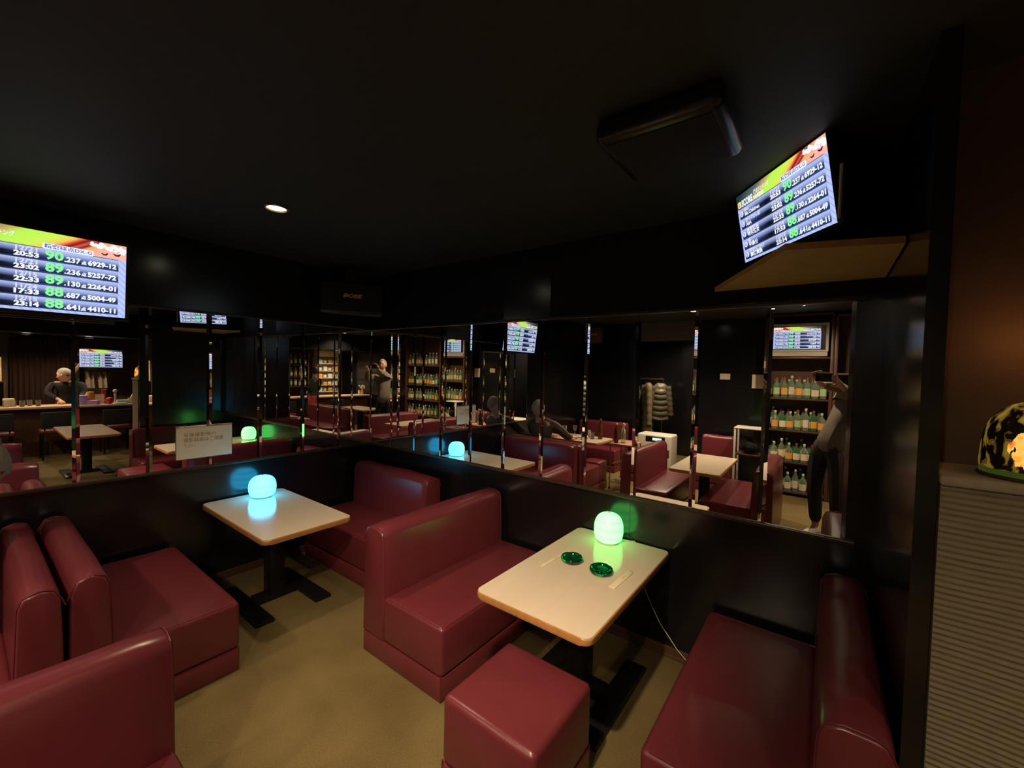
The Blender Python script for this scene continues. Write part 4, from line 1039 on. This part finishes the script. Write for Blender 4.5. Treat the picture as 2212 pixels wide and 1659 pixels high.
# wall papers near the rear wall
for i, (x, z, w_, h_, lb) in enumerate(((2.74, 1.52, 0.16, 0.20, 'cream paper sheet on the dark rear wall, larger of two'), (2.30, 1.58, 0.14, 0.09, 'small cream paper note on the dark rear wall'))):
    tag(obj('wall_paper_note', box(NB(), (x-w_/2, -4.618, z-h_/2), (x+w_/2, -4.612, z+h_/2)), M['paper']), lb, 'notice', 'papers on the rear wall')

# ------------------------------------------------------------------ wire cart
t = empty('serving_cart', (1.34, -3.16, 0), 0, 'copper framed serving cart with bottles between the far table and the maroon sofa', 'cart')
for x in (-0.14, 0.14):
    for y in (-0.20, 0.18): obj('leg', cyl(NB(), (x, y, 0.03), (x, y, 0.64), 0.008, 8), M['copper'], t)
obj('top_tray', box(NB(), (-0.16, -0.22, 0.62), (0.16, 0.20, 0.635), r=0.004), mat('pinkish_tray', (0.45, 0.26, 0.20), rough=0.3), t)
for z in (0.34, 0.10):
    sh_ = NB()
    for k in range(7): cyl(sh_, (-0.14+0.28*k/6, -0.20, z), (-0.14+0.28*k/6, 0.18, z), 0.003, 6)
    for y in (-0.2, 0.18): cyl(sh_, (-0.14, y, z), (0.14, y, z), 0.005, 6)
    obj('wire_shelf', sh_, M['chrome'], t)
for x in (-0.14, 0.14):
    for y in (-0.20, 0.18): obj('caster', ball(NB(), (x, y, 0.016), 0.016, u=10, v=8), M['black_plastic'], t)
for i, (x, y, g_, l_) in enumerate(((1.25, -3.05, 'brown_bottle', 'label_cream'), (1.33, -3.10, 'clear_glass', 'label_cream'))):
    o = bottle_proto(M[g_], M[l_], M['cap_white'], 2); o.location = (x, y, 0.6355); o.scale = (0.9,)*3
    tag(o, ['brown bottle on the copper serving cart', 'clear bottle on the copper serving cart'][i], 'bottle')
tag(obj('folded_towel', box(NB(), (1.26, -3.12, 0.1045), (1.40, -3.0, 0.15), r=0.015, seg=3), M['white']), 'crumpled white towel on the lowest cart shelf', 'towel')

# white appliance with display
t = empty('white_appliance', (1.40, -4.35, 0), 0, 'white floor appliance with a small green display and its dark grille', 'appliance')
obj('housing', box(NB(), (-0.27, -0.17, 0.02), (0.27, 0.17, 0.64), r=0.03, seg=4), M['white'], t)
cp = obj('control_panel', box(NB(), (-0.13, 0.165, 0.53), (0.17, 0.176, 0.61), r=0.004), M['black_plastic'], t)
obj('display', box(NB(), (-0.02, 0.1765, 0.55), (0.12, 0.178, 0.59)), M['display'], cp)
obj('grille', box(NB(), (0.14, 0.166, 0.30), (0.24, 0.174, 0.42), r=0.003), M['brown_wood'], t)
obj('foot', box(NB(), (-0.24, -0.14, 0), (0.24, 0.14, 0.02)), M['black_plastic'], t)

# coat rack and coats
t = empty('coat_rack', (0.90, -5.6, 0), 0, 'tubular coat rack holding padded coats in the alcove', 'coat rack')
obj('rail', cyl(NB(), (-0.48, 0, 1.50), (0.20, 0, 1.50), 0.012, 10), M['brass'], t)
for x in (-0.48, 0.18):
    obj('post', cyl(NB(), (x, 0, 0.03), (x, 0, 1.50), 0.012, 10), M['brass'], t)
    obj('foot', cyl(NB(), (x, -0.22, 0.02), (x, 0.22, 0.02), 0.015, 8), M['brass'], t)
def coat(label, x, m, ln, wd, rz):
    t = empty('padded_coat', (x, -5.6, 1.47), rz, label, 'coat', 'padded coats on the rack')
    bm = NB(); n = 20; rows = []; K = 26
    for k in range(K+1):
        u = k/K; z = -0.05 - ln*u; q = abs(math.sin(u*PI*6.5))
        hw_ = (0.05 + (wd/2-0.05)*min(1, u*5)**0.6) * (1+0.05*q) * (1+0.12*u); hd = (0.03+0.065*min(1, u*4)**0.6)*(1+0.22*q)
        row = []
        for i in range(n):
            a = 2*PI*i/n; nn = 0.010*noise.noise(Vector((math.cos(a)*2+x*9, math.sin(a)*2, z*6)))
            row.append(bm.verts.new(((hw_+nn)*math.cos(a), (hd+nn)*math.sin(a), z+0.01*math.sin(3*a))))
        rows.append(row)
    for k in range(K):
        for i in range(n): bm.faces.new((rows[k+1][i], rows[k+1][(i+1) % n], rows[k][(i+1) % n], rows[k][i]))
    bm.faces.new(rows[0]); bm.faces.new(rows[-1][::-1])
    obj('coat_body', bm, m, t)
    for s in (-1, 1):
        sl = NB(); pts = []; rs = []
        for k in range(22):
            u = k/21; pts.append((s*(wd*0.42+0.07*u), 0.03, -0.10-(ln*0.80)*u)); rs.append((0.058-0.012*u)*(1+0.16*abs(math.sin(u*PI*5.5))))
        tube(sl, pts, rs, 14); obj('sleeve', sl, m, t)
    hk = NB(); tube(hk, [(0, 0, -0.06), (0, 0, 0.02), (0.012, 0, 0.042), (0.0, 0, 0.05), (-0.015, 0, 0.04)], 0.003, 6); obj('hanger_hook', hk, M['chrome'], t)
    return t
coat('long olive padded coat hanging on the rack, largest of the coats', 0.80, M['puffer'], 0.92, 0.30, 0.9)
coat('shorter dark padded coat hanging near the rack post', 1.03, M['puffer_dark'], 0.68, 0.30, -0.4)
coat('brown coat half hidden at the left of the rack', 0.54, M['jacket_brown'], 0.85, 0.26, 0.9)

# white stand with the black bag
t = empty('white_side_stand', (2.76, -3.95, 0), 0, 'white framed side stand beside the bottle shelving', 'side table')
for x in (-0.17, 0.15):
    for y in (-0.15, 0.15): obj('leg', box(NB(), (x-0.012, y-0.012, 0), (x+0.012, y+0.012, 0.90), r=0.002), M['white'], t)
obj('top_board', box(NB(), (-0.185, -0.165, 0.90), (0.165, 0.165, 0.915), r=0.003), M['white'], t)
obj('lower_board', box(NB(), (-0.16, -0.14, 0.55), (0.14, 0.14, 0.57), r=0.003), M['brown_wood'], t)
t = empty('shoulder_bag', (2.75, -3.92, 0.571), 0.2, 'black shoulder bag lying on the lower board of the white stand', 'bag')
bm = NB(); ball(bm, (0, 0, 0.10), 0.12, sc=(1.05, 0.85, 0.82), u=24, v=14)
for v in bm.verts: v.co += Vector((0, 0, 0.012*noise.noise(v.co*14))); v.co.z = max(0.001, v.co.z)
obj('bag_body', bm, M['black_cloth'], t); obj('strap', tube(NB(), [(-0.10, 0.02, 0.12), (-0.06, 0.03, 0.21), (0.03, 0.03, 0.22), (0.10, 0.02, 0.12)], 0.008, 8), M['black_cloth'], t)

# ------------------------------------------------------------------ bar
t = empty('bar_counter', (6.85, -2.4, 0), 0, 'long bar counter with pale wooden top at the far end of the room', 'bar counter')
obj('countertop', box(NB(), (-0.25, -2.15, 0.785), (0.22, 2.15, 0.82), r=0.006), M['bar_wood'], t)
obj('front_panel', box(NB(), (-0.10, -2.13, 0.0), (-0.06, 2.13, 0.785)), M['brown_wood'], t)
obj('end_panel', box(NB(), (-0.06, -2.13, 0.0), (0.20, -2.09, 0.785)), M['brown_wood'], t); obj('end_panel', box(NB(), (-0.06, 2.09, 0.0), (0.20, 2.13, 0.785)), M['brown_wood'], t)
BZ = 0.8205
def put(name, bm, m, x, y, z, label, cat, group=None, rz=0, ang=40):
    o = obj(name, bm, m, ang=ang); o.location = (x, y, z); o.rotation_euler = (0, 0, rz); return tag(o, label, cat, group)
put('gift_box', box(NB(), (-0.06, -0.05, 0), (0.06, 0.05, 0.16), r=0.003), M['purple'], 6.78, -1.10, BZ, 'tall lilac box on the bar counter', 'box')
put('gift_box', box(NB(), (-0.05, -0.07, 0), (0.05, 0.07, 0.07), r=0.003), M['purple'], 6.72, -0.98, BZ, 'low lilac box on the bar counter beside the tall one', 'box', rz=0.5)
put('storage_jar', lathe(NB(), [(0.06, 0), (0.065, 0.01), (0.065, 0.16), (0.05, 0.19), (0.05, 0.21), (0.001, 0.215)], 22), M['orange'], 6.90, -1.0, BZ, 'orange storage jar on the bar counter', 'jar')
put('price_card', box(NB(), (-0.002, -0.06, 0), (0.002, 0.06, 0.17)), M['paper'], 6.87, -0.88, BZ, 'cream card standing on the bar counter', 'card', rz=0.2)
put('ceramic_vase', lathe(NB(), [(0.045, 0), (0.065, 0.03), (0.06, 0.08), (0.028, 0.13), (0.03, 0.22), (0.045, 0.25)], 22), M['red_gloss'], 6.93, -0.82, BZ, 'tall red vase on the bar counter', 'vase')
put('ceramic_ball', ball(NB(), (0, 0, 0.06), 0.06, u=20, v=14), M['red_gloss'], 6.75, -0.77, BZ, 'round red pot on the bar counter in front of the vase', 'pot')
for i, (x, y, h_, tl) in enumerate(((6.86, -0.68, 0.22, 0), (6.88, -0.50, 0.22, 0.5), (6.9, -0.36, 0.22, 0.1))):
    t = empty('microphone', (x, y, BZ), 0, ['white-headed microphone standing upright on the bar', 'white-headed microphone leaning in a glass on the bar', 'white-headed microphone at the end of the bar'][i], 'microphone', 'microphones on the bar')
    d = Vector((0, tl, 1)).normalized()
    obj('handle', tube(NB(), [(0, 0, 0.004), tuple(d*h_*0.8)], [0.014, 0.018], 10), M['white'], t); obj('microphone_head', ball(NB(), tuple(d*h_), 0.032, u=14, v=10), M['cap_white'], t)
put('tissue_box', box(NB(), (-0.06, -0.09, 0), (0.06, 0.09, 0.06), r=0.004), M['white'], 6.80, -0.58, BZ, 'white tissue box on the bar counter', 'tissue box')
put('folded_cloth', box(NB(), (-0.07, -0.07, 0), (0.07, 0.07, 0.018), r=0.006), M['blue_cloth'], 6.72, -0.62, BZ, 'pale blue folded cloth on the bar counter', 'cloth')
put('glass_bowl', lathe(NB(), [(0.04, 0), (0.07, 0.03), (0.09, 0.09), (0.085, 0.09), (0.06, 0.03), (0.001, 0.01)], 22), M['frost'], 6.74, -0.44, BZ, 'wide glass bowl on the bar counter', 'bowl')
for k in range(9):
    x, y = 6.78 + 0.11*(k % 2), -1.62-0.085*k
    if k < 6: tumbler('clear tumbler, %s along the bar from the lilac boxes' % ordn[k], x, y, BZ, 'glasses on the bar')
    else: wine_glass('stemmed glass, %s of the stemmed ones along the bar' % ordn[k-6], x, y, BZ, 'stemmed glasses on the bar')
put('paper_stack', box(NB(), (-0.08, -0.06, 0), (0.08, 0.06, 0.12), r=0.004), M['paper'], 6.98, -1.92, BZ+0.0, 'stack of cream napkins on the bar counter', 'napkins')
# counter items seen in the corner mirrors
put('milk_glass', lathe(NB(), [(0.03, 0), (0.035, 0.12), (0.001, 0.12)], 18), M['white'], 6.78, -4.28, BZ, 'white tumbler on the far bar end', 'glass')
fl = empty('flower_vase', (6.85, -4.42, BZ), 0, 'vase with pale flowers on the far bar end', 'vase')
obj('vase', lathe(NB(), [(0.03, 0), (0.04, 0.03), (0.022, 0.12), (0.028, 0.16)], 18), M['orange'], fl)
bm = NB()
for k in range(10): ball(bm, (random.uniform(-.06, .06), random.uniform(-.06, .06), 0.20+random.uniform(-.03, .05)), 0.022, u=8, v=6)
obj('blossom', bm, M['cap_white'], fl)
bm = NB()
for k in range(8): tube(bm, [(0, 0, 0.12), (random.uniform(-.05, .05), random.uniform(-.05, .05), 0.2)], 0.003, 5)
obj('stem', bm, M['green_food'], fl)
# bar chairs
def bar_chair(label, x, y):
    t = empty('bar_chair', (x, y, 0), 0, label, 'chair', 'black chairs along the bar')
    obj('seat', box(NB(), (-0.19, -0.20, 0.42), (0.19, 0.20, 0.48), r=0.02, seg=3), M['leather'], t)
    obj('backrest', box(NB(), (-0.20, -0.19, 0.50), (-0.16, 0.19, 0.76), r=0.015, seg=3), M['black_cloth'], t)
    for sx in (-1, 1):
        for sy in (-1, 1): obj('leg', cyl(NB(), (sx*0.16, sy*0.17, 0), (sx*0.16, sy*0.17, 0.42), 0.012, 8), M['black_metal'], t)
    for sy in (-1, 1): obj('back_post', cyl(NB(), (-0.18, sy*0.15, 0.44), (-0.18, sy*0.15, 0.56), 0.010, 8), M['black_metal'], t)
for i, y in enumerate((-0.75, -1.45, -2.10, -3.30)):
    bar_chair('black chair pushed up to the bar, %s from the wall end' % ordn[i], 6.40, y)
# shelves behind the bar
def open_shelf(name, label, x, y0, y1, zs_, ztop, m):
    t = empty(name, (x, (y0+y1)/2, 0), 0, label, 'shelving'); w_ = (y1-y0)/2
    for s in (-1, 1): obj('side_panel', box(NB(), (-0.14, s*w_-0.01, 0.0), (0.14, s*w_+0.01, ztop)), m, t)
    obj('back_panel', box(NB(), (0.14, -w_, 0), (0.15, w_, ztop)), m, t)
    for z in zs_: obj('shelf_board', box(NB(), (-0.14, -w_+0.01, z-0.015), (0.14, w_-0.01, z)), m, t)
    return t
open_shelf('bar_shelving', 'brown back bar shelving with bottles near the standing person', 8.0, -3.42, -2.75, (0.75, 1.02, 1.28, 1.60), 1.98, M['shelf_wood'])
for r_, z in enumerate((1.60, 1.28, 1.02)):
    for i in range(5):
        place_bottle([0, 3, 5, 1, 6][(i*2+r_) % 5], (7.93, -2.84-0.125*i, z+0.0005), -PI/2, '%s from left, %s back bar shelf' % (ordn[i], ['top', 'middle', 'low'][r_]), 'bottles on the back bar shelving')
open_shelf('kitchen_shelving', 'white kitchen shelving behind the bar with crockery', 8.0, -4.32, -3.68, (0.86, 1.05, 1.25, 1.45, 1.66), 1.84, M['white'])
tag(obj('wall_cabinet', box(NB(), (7.86, -4.30, 1.85), (8.16, -3.70, 2.015), r=0.003), M['paper']), 'pale cabinet box on top of the kitchen shelving', 'cabinet')
random.seed(5)
for r_, z in enumerate((1.66, 1.45, 1.25, 1.05, 0.86)):
    for i in range(4):
        yy = -3.78-0.145*i
        if (i+r_) % 2: bm = lathe(NB(), [(0.03, 0), (0.05, 0.02), (0.055, 0.09), (0.050, 0.09), (0.001, 0.02)], 16)
        else: bm = box(NB(), (-0.05, -0.055, 0), (0.05, 0.055, 0.08+0.04*random.random()), r=0.006)
        o = put('storage_bowl' if (i+r_) % 2 else 'storage_tub', bm, [M['white'], M['silver'], M['orange'], M['frost']][(i*3+r_) % 4], 7.95, yy, z+0.0005,
                '%s %s from the left on the %s board of the kitchen shelving' % ([['white', 'silver', 'orange', 'grey'][(i*3+r_) % 4], ''][0], ('bowl' if (i+r_) % 2 else 'tub') + ', ' + ordn[i], ['top', 'second', 'third', 'fourth', 'lowest'][r_]), 'crockery')
struct('door_1', box(NB(), (8.16, -4.60, 0), (8.2, -4.36, 1.95)), M['shelf_wood'])
# brown pleated curtain behind the bar
bm = NB(); n = 90; lo, hi = [], []
for i in range(n+1):
    y = -1.85+0.85*i/n; x = 8.08 + 0.018*math.sin(i*0.9)
    lo.append(bm.verts.new((x, y, 0.1))); hi.append(bm.verts.new((x, y, 1.98)))
for i in range(n): bm.faces.new((lo[i], lo[i+1], hi[i+1], hi[i]))
bmesh.ops.solidify(bm, geom=bm.faces[:], thickness=0.004)
tag(obj('pleated_curtain', bm, mat('dark_brown_curtain', (0.055, 0.022, 0.012), rough=0.8)), 'dark brown pleated curtain behind the bar', 'curtain')
put('stacked_cartons', box(NB(), (-0.14, -0.10, 0), (0.14, 0.10, 0.18), r=0.004), M['bar_wood'], 8.02, -2.05, 1.43, 'pale carton, upper of two at the curtain edge', 'carton', 'cartons by the curtain')
put('stacked_cartons', box(NB(), (-0.14, -0.10, 0), (0.14, 0.10, 0.24), r=0.004), M['bar_wood'], 8.02, -2.05, 1.19, 'pale carton, lower of two at the curtain edge', 'carton', 'cartons by the curtain')
open_shelf('side_cupboard', 'brown cupboard carrying the pale cartons by the curtain', 8.02, -2.20, -1.92, (0.6, 1.189), 1.189, M['brown_wood'])
# hanging towels under the bar television
t = empty('hanging_towels', (7.88, -0.80, 1.05), 0, 'beige towels hanging below the bar television', 'towel')
for k, y in enumerate((-0.08, 0.10)):
    bm = NB(); g = []
    for j in range(9):
        r_ = [bm.verts.new((0.02*math.sin(i*1.3+k), y-0.06+0.12*i/8+0.02*j/8, 0.32*(1-j/8))) for i in range(9)]; g.append(r_)
    for j in range(8):
        for i in range(8): bm.faces.new((g[j][i], g[j][i+1], g[j+1][i+1], g[j+1][i]))
    bmesh.ops.solidify(bm, geom=bm.faces[:], thickness=0.006)
    obj('towel', bm, M['beige_cloth'], t)
obj('rail', cyl(NB(), (0, -0.2, 0.33), (0, 0.22, 0.33), 0.006, 8), M['chrome'], t)
for y in (-0.2, 0.22): obj('rail_support', cyl(NB(), (0, y, 0.33), (0.25, y, 0.33), 0.006, 8), M['chrome'], t)
b = NB()
